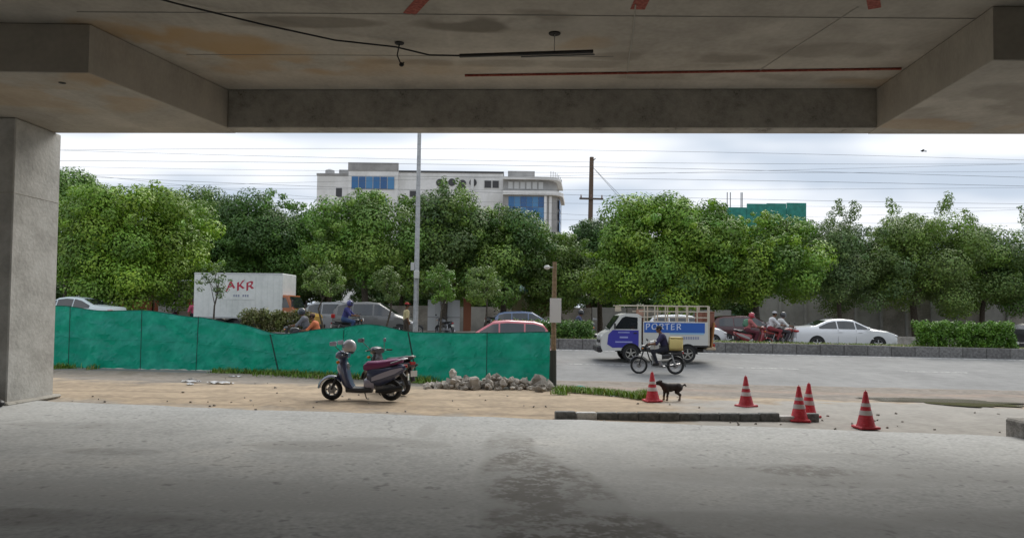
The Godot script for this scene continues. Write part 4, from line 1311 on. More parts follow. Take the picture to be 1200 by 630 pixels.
	for s in [-1.0, 1.0]:
		part("wing", geo().loft([PackedVector3Array([Vector3(-0.08, 0.02, 0), Vector3(0.08, 0.02, 0), Vector3(0.08, 0.035, 0), Vector3(-0.08, 0.035, 0)]), PackedVector3Array([Vector3(-0.06, 0.09, s * 0.16), Vector3(0.08, 0.09, s * 0.16), Vector3(0.08, 0.1, s * 0.16), Vector3(-0.06, 0.1, s * 0.16)]), PackedVector3Array([Vector3(0.04, 0.05, s * 0.32), Vector3(0.07, 0.05, s * 0.32), Vector3(0.07, 0.055, s * 0.32), Vector3(0.04, 0.055, s * 0.32)])]), mat(lin(0.03, 0.03, 0.032), 0.8), bd)

# ---------------------------------------------------------------- vehicles (all face +x, base at the ground)
func wheel(parent: Node, at: Vector3, r: float, w: float, side: float, rim: Material) -> void:
	var n := Node3D.new()
	n.name = "wheel"
	n.position = at
	parent.add_child(n, true)
	var s := 1.0 if side >= 0.0 else -1.0
	part("tyre", geo().lathe(Vector3.ZERO, [[r * 0.66, -w / 2], [r * 0.93, -w / 2], [r, -w * 0.36], [r, w * 0.36], [r * 0.93, w / 2], [r * 0.66, w / 2], [r * 0.66, -w / 2]], 26, 2, false), M.black_rubber, n)
	var g := geo()
	g.lathe(Vector3.ZERO, [[r * 0.67, w * 0.46 * s], [r * 0.60, w * 0.40 * s], [r * 0.55, w * 0.1 * s]], 22, 2, false)
	for k in 5:
		var a := TAU * k / 5.0 + 0.3
		g.tube([Vector3(cos(a) * r * 0.1, sin(a) * r * 0.1, w * 0.40 * s), Vector3(cos(a) * r * 0.62, sin(a) * r * 0.62, w * 0.36 * s)], [r * 0.10, r * 0.075], 6)
	g.lathe(Vector3.ZERO, [[r * 0.20, w * 0.3 * s], [r * 0.20, w * 0.45 * s], [r * 0.05, w * 0.47 * s]], 14, 2)
	part("rim", g, rim, n)
	part("brake_disc", geo().lathe(Vector3.ZERO, [[r * 0.6, w * 0.02 * s], [r * 0.6, w * 0.06 * s]], 20, 2), mat(lin(0.03, 0.03, 0.03), 0.6), n)

# st: stations [x, low, belt, top, half width at belt, half width at top]
func station(st: Array, x: float) -> Array:
	for k in st.size() - 1:
		if x <= st[k + 1][0]:
			var f := clampf((x - st[k][0]) / (st[k + 1][0] - st[k][0]), 0, 1)
			var o := []
			for e in 6: o.append(lerpf(st[k][e], st[k + 1][e], f))
			return o
	return st[-1]

func car(called: String, label: String, st: Array, color: Color, o: Dictionary, at: Vector3, turn: float, group := "") -> Node3D:
	var t := thing(called, label, "car", at, turn, group)
	var body := paint(color, 0.32)
	var rings := []
	var n_fine := 34
	var x_min: float = st[0][0]
	var x_max: float = st[-1][0]
	var xs := []
	for s in st: xs.append(s[0])
	for k in n_fine: xs.append(lerpf(x_min, x_max, (k + 0.5) / n_fine))
	xs.sort()
	var last := -99.0
	for x in xs:
		if x - last < 0.03 and x < x_max: continue
		last = x
		var s := station(st, x)
		var low: float = s[1]; var belt: float = s[2]; var top: float = s[3]; var w: float = s[4]; var wt: float = s[5]
		var half := [Vector2(0.0, low), Vector2(w * 0.80, low), Vector2(w * 0.955, low + 0.09), Vector2(w, lerpf(low, belt, 0.45)), Vector2(w * 0.995, lerpf(low, belt, 0.75)), Vector2(w * 0.97, belt), Vector2(lerpf(w * 0.97, wt, 0.86), lerpf(belt, top, 0.86)), Vector2(wt * 0.86, top - 0.012), Vector2(wt * 0.5, top), Vector2(0.0, top + 0.008)]
		var ring := PackedVector3Array()
		for q in half: ring.append(Vector3(x, q.y, q.x))
		for k in range(half.size() - 2, 0, -1): ring.append(Vector3(x, half[k].y, -half[k].x))
		rings.append(ring)
	part("body", geo().loft(rings), body, t)
	var zs := func(x: float, y: float) -> float:
		var s := station(st, x)
		return lerpf(s[4] * 0.97, s[5], clampf((y - s[2]) / maxf(0.05, s[3] - s[2]), 0, 1)) if y > s[2] else s[4]
	for side in [-1.0, 1.0]:
		for wn in o.windows:      # [x0, x1]
			var g := geo()
			var n := 12
			var prev := []
			for i in n + 1:
				var x: float = lerpf(wn[0], wn[1], float(i) / n)
				var s := station(st, x)
				var yb: float = s[2] + 0.035
				var yt: float = maxf(yb + 0.005, minf(s[3] - 0.10, o.window_top))
				var cur := [Vector3(x, yb, side * (zs.call(x, yb) + 0.012)), Vector3(x, yt, side * (zs.call(x, yt) + 0.012))]
				if i > 0:
					if side > 0: g.quad(prev[0], cur[0], cur[1], prev[1], 1)
					else: g.quad(cur[0], prev[0], prev[1], cur[1], 1)
				prev = cur
			part("side_window", g, M.dark_glass, t)
		for x in o.handles:
			part("door_handle", geo().box(Vector3(x, station(st, x)[2] - 0.10, side * (station(st, x)[4] + 0.012)), Vector3(0.2, 0.03, 0.03), 0.01), body, t)
		for x in o.seams:
			var s := station(st, x)
			part("door_seam", geo().tube([Vector3(x, s[1] + 0.12, side * (s[4] * 0.975)), Vector3(x, lerpf(s[1], s[2], 0.45), side * (s[4] + 0.001)), Vector3(x, s[2], side * s[4] * 0.972)], 0.006, 4), M.black_plastic, t)
		var mx: float = o.mirror
		var ms := station(st, mx)
		part("mirror", geo().ball(Vector3(mx, ms[2] + 0.08, side * (ms[4] + 0.1)), Vector3(0.07, 0.065, 0.1), 10, 7), body, t)
		part("sill_strip", geo().tube([Vector3(o.wheels[0] + 0.4, 0.26 + o.get("lift", 0.0), side * (ms[4] * 0.99)), Vector3(o.wheels[1] - 0.4, 0.26 + o.get("lift", 0.0), side * (ms[4] * 0.99))], 0.03, 6), M.black_plastic, t)
		for x in o.wheels:
			var s := station(st, x)
			var arch := PackedVector2Array()
			var ar: float = o.r * 1.16
			for k in 17:
				var a := PI * k / 16.0
				arch.append(Vector2(cos(a) * ar, sin(a) * ar))
			arch.append(Vector2(-ar * 0.9, -o.r * 0.35)); arch.append(Vector2(ar * 0.9, -o.r * 0.35))
			var g := geo()
			g.place(Vector3(x, o.r, 0))
			g.prism(arch, side * (s[4] - 0.16), side * (s[4] + 0.006))
			part("wheel_arch", g, mat(lin(0.012, 0.012, 0.012), 0.9), t)
			wheel(t, Vector3(x, o.r, side * (s[4] - 0.075)), o.r, 0.19, side, M.alloy)
		var hx: float = x_max - 0.16
		var hs := station(st, hx)
		part("headlight", geo().ball(Vector3(hx, hs[2] - 0.06, side * (hs[4] - 0.13)), Vector3(0.17, 0.075, 0.14), 12, 8), M.lamp_glass, t)
		var tx: float = x_min + 0.07
		var ts := station(st, tx)
		part("tail_light", geo().box(Vector3(tx, ts[2] - 0.02, side * (ts[4] - 0.09)), Vector3(0.2, o.get("tail_h", 0.1), 0.24), 0.03), M.red_lens, t)
	for e in o.screens:     # [x low, x high]
		var g := geo()
		var a := station(st, e[0])
		var b := station(st, e[1])
		var dirn := Vector3(e[1] - e[0], b[3] - a[3], 0).normalized()
		var nrm := Vector3(-dirn.y, dirn.x, 0)
		if nrm.y < 0: nrm = -nrm
		var n := 8
		for i in n:
			var f0 := float(i) / n
			var f1 := float(i + 1) / n
			var row := []
			for f in [f0, f1]:
				var x: float = lerpf(e[0], e[1], f)
				var s := station(st, x)
				row.append([Vector3(x, s[3] + 0.004, 0) + nrm * 0.008, s[5] * 0.84])
			var p0: Vector3 = row[0][0]; var p1: Vector3 = row[1][0]
			var w0: float = row[0][1]; var w1: float = row[1][1]
			g.quad(p0 + Vector3(0, 0, -w0), p0 + Vector3(0, 0, w0), p1 + Vector3(0, 0, w1), p1 + Vector3(0, 0, -w1), 1)
		part("windscreen", g, M.dark_glass, t)
	part("front_bumper", geo().box(Vector3(x_max - 0.02, 0.40 + o.get("lift", 0.0), 0), Vector3(0.12, 0.2, st[-1][4] * 1.9), 0.05), body, t)
	part("grille", geo().box(Vector3(x_max - 0.015, st[-1][2] - 0.02, 0), Vector3(0.05, 0.09, st[-1][4] * 1.1), 0.02), M.black_plastic, t)
	part("rear_bumper", geo().box(Vector3(x_min + 0.02, 0.45 + o.get("lift", 0.0), 0), Vector3(0.14, 0.22, st[0][4] * 2.2), 0.05), body, t)
	part("number_plate", geo().box(Vector3(x_min - 0.055, 0.52 + o.get("lift", 0.0), 0), Vector3(0.012, 0.11, 0.5)), mat(lin(0.6, 0.6, 0.55), 0.6), t)
	return t

func scaled(st: Array, sx: float, sy: float, sw := 1.0) -> Array:
	return st.map(func(s): return [s[0] * sx, s[1] * sy, s[2] * sy, s[3] * sy, s[4] * sw, s[5] * sw])

func text_part(words: String, height: float, m: Material, parent: Node, at: Vector3, turn: float, slant := 0.0, weight := 0.0, width := 1.0) -> void:
	var f := SystemFont.new()
	f.font_names = PackedStringArray(["Droid Sans"])
	var fv := FontVariation.new()
	fv.base_font = f
	fv.variation_embolden = weight
	fv.variation_transform = Transform2D(Vector2(width, 0), Vector2(slant, 1), Vector2.ZERO)
	fv.spacing_glyph = int((width - 1.0) * 34.0) + 3
	var tm := TextMesh.new()
	tm.font = fv
	tm.text = words
	tm.font_size = 48
	tm.pixel_size = height / 35.0
	tm.depth = 0.006
	var o := part("lettering", tm, m, parent, at)
	o.rotation.y = turn

func make_vehicles() -> void:
	var sedan := [[-2.40, 0.45, 0.80, 0.93, 0.70, 0.62], [-2.33, 0.30, 0.90, 1.06, 0.82, 0.68], [-1.75, 0.22, 0.95, 1.11, 0.895, 0.72], [-1.42, 0.22, 0.965, 1.14, 0.905, 0.70], [-0.85, 0.22, 0.97, 1.385, 0.91, 0.62], [-0.55, 0.22, 0.97, 1.445, 0.91, 0.60], [-0.05, 0.22, 0.965, 1.47, 0.91, 0.61], [0.40, 0.22, 0.96, 1.42, 0.91, 0.60], [0.75, 0.22, 0.95, 1.26, 0.91, 0.62], [1.18, 0.22, 0.94, 1.045, 0.905, 0.66], [1.35, 0.22, 0.93, 1.005, 0.90, 0.68], [1.9, 0.22, 0.86, 0.925, 0.88, 0.66], [2.28, 0.28, 0.74, 0.80, 0.80, 0.60], [2.40, 0.42, 0.62, 0.67, 0.68, 0.5]]
	var hatch := [[-1.85, 0.42, 0.84, 0.96, 0.70, 0.60], [-1.80, 0.28, 0.92, 1.18, 0.78, 0.60], [-1.62, 0.22, 0.93, 1.38, 0.81, 0.58], [-1.3, 0.2, 0.935, 1.47, 0.825, 0.58], [-0.3, 0.2, 0.93, 1.51, 0.83, 0.59], [0.25, 0.2, 0.92, 1.46, 0.83, 0.58], [0.6, 0.2, 0.91, 1.26, 0.83, 0.59], [0.98, 0.2, 0.90, 1.02, 0.825, 0.62], [1.12, 0.2, 0.88, 0.98, 0.82, 0.63], [1.5, 0.2, 0.80, 0.88, 0.80, 0.6], [1.76, 0.28, 0.68, 0.74, 0.72, 0.52], [1.85, 0.4, 0.58, 0.62, 0.6, 0.45]]
	var so := {windows = [[-1.30, -0.48], [-0.42, 0.36], [0.42, 1.02]], window_top = 1.36, handles = [-0.35, 0.58], seams = [-0.45, 0.39], mirror = 0.92, wheels = [-1.42, 1.40], r = 0.32, screens = [[0.42, 1.15], [-1.40, -0.86]]}
	var ho := {windows = [[-1.62, -0.92], [-0.86, -0.02], [0.04, 0.78]], window_top = 1.40, handles = [-0.75, 0.15], seams = [-0.89, 0.01], mirror = 0.72, wheels = [-1.2, 1.18], r = 0.285, screens = [[0.27, 0.96], [-1.80, -1.62]], tail_h = 0.22}
	var vo := {windows = [[-1.75, -1.05], [-0.98, -0.05], [0.04, 0.85]], window_top = 1.66, handles = [-0.85, 0.15], seams = [-1.0, 0.0], mirror = 0.8, wheels = [-1.3, 1.3], r = 0.34, screens = [[0.3, 1.05], [-1.95, -1.76]], tail_h = 0.2, lift = 0.08}
	var suv := scaled(hatch, 1.09, 1.19, 1.06)
	var g1 := "cars on the far carriageway"
	car("car", "white sedan driving alone past the clipped hedge", sedan, lin(0.74, 0.75, 0.77), so, on(15.55, 36.0, 0.0), 0.0, g1)
	car("car", "white hatchback half hidden behind the caged mini truck", hatch, lin(0.72, 0.73, 0.75), ho, on(8.3, 36.4, 0.0), 0.0, g1)
	car("car", "dark maroon hatchback behind the scooter riders", scaled(hatch, 1.05, 1.02), lin(0.07, 0.018, 0.02), ho, on(12.2, 39.4, 0.0), 0.0, g1)
	car("car", "black car at the end of the clipped hedge", hatch, lin(0.02, 0.02, 0.022), ho, on(26.2, 36.6, 0.0), 0.0, g1)
	car("car", "silver tall car behind the rider in blue", suv, lin(0.14, 0.14, 0.138), vo, on(-6.75, 37.8, 0.0), 0.0, g1)
	car("car", "white tall car behind the silver car", suv, lin(0.30, 0.31, 0.32), vo, on(-9.2, 41.6, 0.0), 0.0, g1)
	car("car", "white and pale teal car above the tall end of the net fence", scaled(sedan, 0.92, 1.13), lin(0.60, 0.68, 0.70), {windows = [[-1.2, -0.44], [-0.39, 0.33], [0.39, 0.94]], window_top = 1.58, handles = [-0.32, 0.53], seams = [-0.41, 0.36], mirror = 0.85, wheels = [-1.3, 1.29], r = 0.32, screens = [[0.39, 1.06], [-1.29, -0.8]]}, on(-20.9, 36.2, 0.05), PI, g1)
	car("car", "pinkish red hatchback behind the net fence, only its roof showing", scaled(hatch, 0.95, 0.97), lin(0.58, 0.15, 0.18), ho, on(-0.42, 27.6, 0.0), PI)
	car("parked_car", "blue car parked under the trees by the cream shed", hatch, lin(0.10, 0.15, 0.27), ho, on(0.9, 42.0, 0.0), 0.0)

	# blue and white mini truck with a caged bed; x = 0 at the front bumper, running to -x
	var v := thing("mini_truck", "white mini truck with blue door and caged cargo bed", "truck", on(3.22, 28.35, 0.0), PI)
	var white := paint(lin(0.66, 0.66, 0.64), 0.4)
	var wrap := mat(lin(0.055, 0.055, 0.36), 0.35)
	var cab := PackedVector2Array([Vector2(-1.5, 0.42), Vector2(-1.5, 1.66), Vector2(-1.35, 1.74), Vector2(-0.95, 1.75), Vector2(-0.74, 1.68), Vector2(-0.34, 1.12), Vector2(-0.16, 1.03), Vector2(-0.06, 0.92), Vector2(-0.03, 0.5), Vector2(-0.1, 0.38)])
	part("cab", geo().prism(cab, -0.76, 0.76, 0.05), white, v)
	for s in [-1.0, 1.0]:
		var door := PackedVector2Array([Vector2(-1.40, 0.52), Vector2(-1.40, 1.14), Vector2(-0.46, 1.14), Vector2(-0.30, 0.98), Vector2(-0.26, 0.62), Vector2(-0.45, 0.50)])
		var dr := part("door", geo().prism(door, s * 0.755, s * 0.768, 0.0), wrap, v)
		part("handle", geo().box(Vector3(-1.28, 1.04, s * 0.785), Vector3(0.14, 0.035, 0.03), 0.01), M.black_plastic, dr)
		for q in [[1.055, 0.42, 0.035], [0.71, 0.62, 0.045], [0.88, 0.3, 0.06]]:
			part("stripe", geo().box(Vector3(-0.86, q[0], s * 0.771), Vector3(q[1], q[2], 0.004)), mat(lin(0.33, 0.36, 0.68), 0.5), dr)
		part("side_window", geo().prism(PackedVector2Array([Vector2(-1.36, 1.18), Vector2(-1.36, 1.60), Vector2(-0.92, 1.64), Vector2(-0.80, 1.58), Vector2(-0.50, 1.18)]), s * 0.757, s * 0.766), M.dark_glass, v)
		part("mirror", geo().box(Vector3(-0.52, 1.28, s * 0.88), Vector3(0.06, 0.22, 0.12), 0.02), M.black_plastic, v)
		part("headlight", geo().ball(Vector3(-0.10, 0.86, s * 0.55), Vector3(0.08, 0.10, 0.14), 10, 8), M.lamp_glass, v)
		for x in [-1.12, -3.18]:
			var arch := PackedVector2Array()
			for k in 15: arch.append(Vector2(cos(PI * k / 14.0) * 0.37, sin(PI * k / 14.0) * 0.37))
			part("wheel_arch", geo().place(Vector3(x, 0.30, 0)).prism(arch, s * 0.5, s * 0.771), mat(lin(0.012, 0.012, 0.012), 0.9), v)
			wheel(v, Vector3(x, 0.295, s * 0.70), 0.295, 0.17, s, mat(lin(0.36, 0.35, 0.32), 0.6))
	part("windscreen", geo().place(Vector3(-0.515, 1.415, 0), Vector3(0, 0, -0.952)).box(Vector3.ZERO, Vector3(0.60, 0.012, 1.34), 0.0), M.dark_glass, v)
	part("front_bumper", geo().box(Vector3(0.0, 0.44, 0), Vector3(0.2, 0.24, 1.52), 0.05), M.black_plastic, v)
	part("grille", geo().box(Vector3(-0.035, 0.72, 0), Vector3(0.05, 0.12, 0.8), 0.02), M.black_plastic, v)
	part("chassis", geo().box(Vector3(-2.4, 0.42, 0), Vector3(2.9, 0.14, 0.8), 0.01), M.black_paint, v)
	part("bed_floor", geo().box(Vector3(-2.74, 0.575, 0), Vector3(2.36, 0.07, 1.52), 0.01), M.black_paint, v)
	for s in [-1.0, 1.0]:
		var sp := part("side_panel", geo().box(Vector3(-2.74, 1.035, s * 0.755), Vector3(2.36, 0.85, 0.03), 0.006), mat(lin(0.60, 0.60, 0.57), 0.5), v)
		part("banner", geo().box(Vector3(-2.70, 1.245, s * 0.774), Vector3(2.2, 0.36, 0.008)), mat(lin(0.03, 0.12, 0.46), 0.45), sp)
		part("banner_stripe", geo().box(Vector3(-3.15, 1.035, s * 0.774), Vector3(1.25, 0.06, 0.007)), mat(lin(0.30, 0.50, 0.70), 0.5), sp)
		for k in 7: part("caption_mark", geo().box(Vector3(-3.05 - k * 0.085, 0.88, s * 0.774), Vector3(0.055, 0.10, 0.006)), mat(lin(0.28, 0.30, 0.42), 0.5), sp)
		text_part("PORTER", 0.22, mat(lin(0.62, 0.66, 0.78), 0.5), sp, Vector3(-2.27, 1.255, s * 0.7805), 0.0 if s > 0 else PI, 0.22, 0.25, 1.12)
		for k in 7:
			part("cage_post", geo().box(Vector3(-1.6 - k * 0.385, 1.74, s * 0.745), Vector3(0.04, 0.60, 0.035), 0.004), mat(lin(0.52, 0.46, 0.36), 0.6), v)
		for y in [1.62, 1.83, 2.035]:
			part("cage_rail", geo().box(Vector3(-2.66 if y < 2.0 else -2.3, y, s * 0.748), Vector3(2.50 if y < 2.0 else 3.26, 0.035, 0.03), 0.004), mat(lin(0.55, 0.50, 0.41), 0.6), v)
		part("rear_post", geo().box(Vector3(-3.95, 1.32, s * 0.74), Vector3(0.06, 1.44, 0.06), 0.006), mat(lin(0.52, 0.47, 0.38), 0.6), v)
	for k in 5: part("headboard_bar", geo().box(Vector3(-0.75, 1.93, -0.66 + k * 0.33), Vector3(0.035, 0.22, 0.035)), mat(lin(0.52, 0.46, 0.36), 0.6), v)
	for y in [1.86, 2.035]: part("cage_rail", geo().box(Vector3(-0.75, y, 0), Vector3(0.035, 0.035, 1.52)), mat(lin(0.52, 0.46, 0.36), 0.6), v)
	for k in 4: part("roof_bar", geo().box(Vector3(-1.6 - k * 0.77, 2.04, 0), Vector3(0.035, 0.035, 1.52)), mat(lin(0.52, 0.46, 0.36), 0.6), v)
	part("headboard", geo().box(Vector3(-1.57, 1.3, 0), Vector3(0.03, 1.2, 1.5)), mat(lin(0.30, 0.16, 0.11), 0.7), v)
	part("tailgate", geo().place(Vector3(-4.12, 1.0, 0), Vector3(0, 0, 0.12)).box(Vector3.ZERO, Vector3(0.05, 0.9, 1.46), 0.01), mat(lin(0.36, 0.17, 0.06), 0.7), v)
	part("rear_bumper", geo().box(Vector3(-4.05, 0.50, 0), Vector3(0.35, 0.10, 1.4), 0.02), mat(lin(0.50, 0.40, 0.28), 0.7), v)
	for s in [-1.0, 1.0]: part("tail_light", geo().box(Vector3(-4.17, 0.62, s * 0.62), Vector3(0.05, 0.12, 0.16), 0.02), M.red_lens, v)
	for k in 5:
		var crate := thing("cargo_crate", "rust red crate stacked in the bed of the caged mini truck", "crate", Vector3(3.22 + [1.95, 2.55, 3.15, 3.72, 3.98][k], on(5.5, 28.35).y + [0.612, 0.612, 0.612, 0.612, 1.24][k] + 0.02, -28.35), 0.0, "crates in the mini truck")
		part("crate_body", geo().box(Vector3(0, 0.30, 0), Vector3(0.54 if k < 3 else 0.46, 0.56, 1.1), 0.02), mat(lin(0.23, 0.10, 0.07), 0.8), crate)
		part("crate_lid", geo().box(Vector3(0, 0.595, 0), Vector3(0.56 if k < 3 else 0.48, 0.03, 1.14), 0.008), mat(lin(0.30, 0.14, 0.10), 0.8), crate)
		if k == 4: crate.set_meta("label", "rust red crate on top at the tail of the caged mini truck")

	# box truck
	var b := thing("box_truck", "white box truck with red lettering and an orange and yellow cab", "truck", on(-15.15, 37.2, 0.0), deg_to_rad(-3.0))
	b.scale = Vector3.ONE * 0.965
	var box := textured(ramp_tex(256, 181, [[0.01, 1.0, 4], [0.06, 0.5, 3]], [[0.25, lin_c(0.58, 0.60, 0.58)], [0.6, lin_c(0.68, 0.69, 0.67)], [0.8, lin_c(0.72, 0.73, 0.71)]]), 3.5, 0.5)
	var cg := part("cargo_box", geo().box(Vector3(2.23, 1.98, 0), Vector3(4.46, 2.24, 2.0), 0.03), box, b)
	for s in [-1.0, 1.0]:
		for k in 15: part("side_rib", geo().box(Vector3(0.16 + k * 0.295, 1.98, s * 1.004), Vector3(0.05, 2.1, 0.014)), box, cg)
		part("box_rail", geo().box(Vector3(2.23, 0.90, s * 1.006), Vector3(4.44, 0.07, 0.02)), mat(lin(0.4, 0.41, 0.42), 0.5), cg)
		part("box_rail", geo().box(Vector3(2.23, 3.06, s * 1.006), Vector3(4.44, 0.06, 0.02)), mat(lin(0.5, 0.51, 0.52), 0.5), cg)
		part("sign_panel", geo().box(Vector3(2.28, 2.22, s * 1.014), Vector3(1.66, 0.86, 0.006)), box, cg)
		text_part("AKR", 0.40, mat(lin(0.42, 0.03, 0.06), 0.5), cg, Vector3(2.27, 2.37, s * 1.018), 0.0 if s > 0 else PI, 0.5, 0.7, 1.3)
		for k in 7:
			if k != 3: part("caption_mark", geo().box(Vector3(2.05 + s * k * 0.115 + (0.0 if s > 0 else 0.5), 1.98, s * 1.018), Vector3(0.075, 0.11, 0.006)), mat(lin(0.26, 0.28, 0.36), 0.5), cg)
	var orange := paint(lin(0.42, 0.13, 0.045), 0.4)
	var yellow := paint(lin(0.55, 0.33, 0.04), 0.4)
	part("cab", geo().prism(PackedVector2Array([Vector2(3.72, 0.62), Vector2(3.72, 1.96), Vector2(3.9, 2.06), Vector2(4.72, 2.04), Vector2(5.02, 1.32), Vector2(5.0, 0.62)]), -0.93, 0.93, 0.05), orange, b)
	part("bonnet", geo().prism(PackedVector2Array([Vector2(4.6, 0.5), Vector2(4.6, 1.22), Vector2(5.06, 1.24), Vector2(5.82, 1.12), Vector2(5.94, 1.0), Vector2(5.94, 0.5)]), -0.9, 0.9, 0.05), yellow, b)
	for s in [-1.0, 1.0]:
		part("side_window", geo().prism(PackedVector2Array([Vector2(4.02, 1.42), Vector2(4.02, 1.9), Vector2(4.62, 1.9), Vector2(4.82, 1.42)]), s * 0.925, s * 0.937), M.dark_glass, b)
		part("mirror", geo().box(Vector3(5.0, 1.62, s * 1.08), Vector3(0.06, 0.34, 0.16), 0.02), M.black_plastic, b)
		part("headlight", geo().ball(Vector3(5.93, 0.82, s * 0.66), Vector3(0.05, 0.1, 0.13), 10, 8), M.lamp_glass, b)
		for x in [1.25, 5.1]:
			wheel(b, Vector3(x, 0.42, s * 0.83), 0.42, 0.22, s, mat(lin(0.4, 0.4, 0.4), 0.6))
		part("fender", geo().lathe(Vector3(5.1, 0.42, s * 0.83), [[0.50, -0.14], [0.54, -0.13], [0.54, 0.13], [0.50, 0.14], [0.50, -0.14]], 22, 2, false), M.black_plastic, b)
	part("windscreen", geo().place(Vector3(4.90, 1.69, 0), Vector3(0, 0, -1.175)).box(Vector3.ZERO, Vector3(0.62, 0.012, 1.6)), M.dark_glass, b)
	part("front_bumper", geo().box(Vector3(6.0, 0.5, 0), Vector3(0.14, 0.2, 1.86), 0.03), M.black_plastic, b)
	part("chassis", geo().box(Vector3(2.6, 0.66, 0), Vector3(5.2, 0.2, 0.8)), M.black_paint, b)
	part("side_guard", geo().box(Vector3(2.9, 0.62, 0.9), Vector3(1.7, 0.3, 0.05)), M.black_paint, b)
	part("tail_lamp", geo().box(Vector3(-0.02, 0.8, 0.8), Vector3(0.06, 0.12, 0.3)), M.red_lens, b)

# ---------------------------------------------------------------- two-wheelers (face +x, origin between the wheels on the ground)
func bike_wheel(parent: Node, at: Vector3, r: float, tyre: float, spoked: bool) -> void:
	var n := Node3D.new()
	n.name = "wheel"
	n.position = at
	parent.add_child(n, true)
	part("tyre", geo().ring(Vector3.ZERO, r - tyre, tyre, 28, 8), M.black_rubber, n)
	var g := geo()
	g.lathe(Vector3.ZERO, [[r - tyre * 1.7, -tyre * 0.6], [r - tyre * 2.1, -tyre * 0.5], [r - tyre * 2.1, tyre * 0.5], [r - tyre * 1.7, tyre * 0.6]], 24, 2, false)
	g.lathe(Vector3.ZERO, [[0.035, -0.06], [0.05, -0.03], [0.05, 0.03], [0.035, 0.06]], 12, 2)
	var k_max := 18 if spoked else 6
	for k in k_max:
		var a := TAU * k / k_max
		g.tube([Vector3(cos(a) * 0.03, sin(a) * 0.03, 0.03 if k % 2 else -0.03), Vector3(cos(a) * (r - tyre * 2.0), sin(a) * (r - tyre * 2.0), 0)], 0.004 if spoked else 0.02, 4 if spoked else 6)
	part("rim", g, M.alloy, n)
	part("brake_drum", geo().lathe(Vector3.ZERO, [[0.085, -0.035], [0.09, 0.0], [0.085, 0.035]], 16, 2), M.steel, n)

func section(c: Vector3, h: float, w: float, n := 12, sq := 2.6) -> PackedVector3Array:
	# a rounded cross-section across x: height along y, width along z
	var ring := PackedVector3Array()
	for k in n:
		var a := TAU * k / n
		var cx := signf(cos(a)) * pow(absf(cos(a)), 2.0 / sq)
		var sy := signf(sin(a)) * pow(absf(sin(a)), 2.0 / sq)
		ring.append(c + Vector3(0, sy * h / 2.0, cx * w / 2.0))
	return ring

func hull(list: Array, n := 12, sq := 2.6) -> Geo:
	# list: [x, y centre, height, width]
	var rings := []
	for q in list: rings.append(section(Vector3(q[0], q[1], 0), q[2], q[3], n, sq))
	return geo().loft(rings)

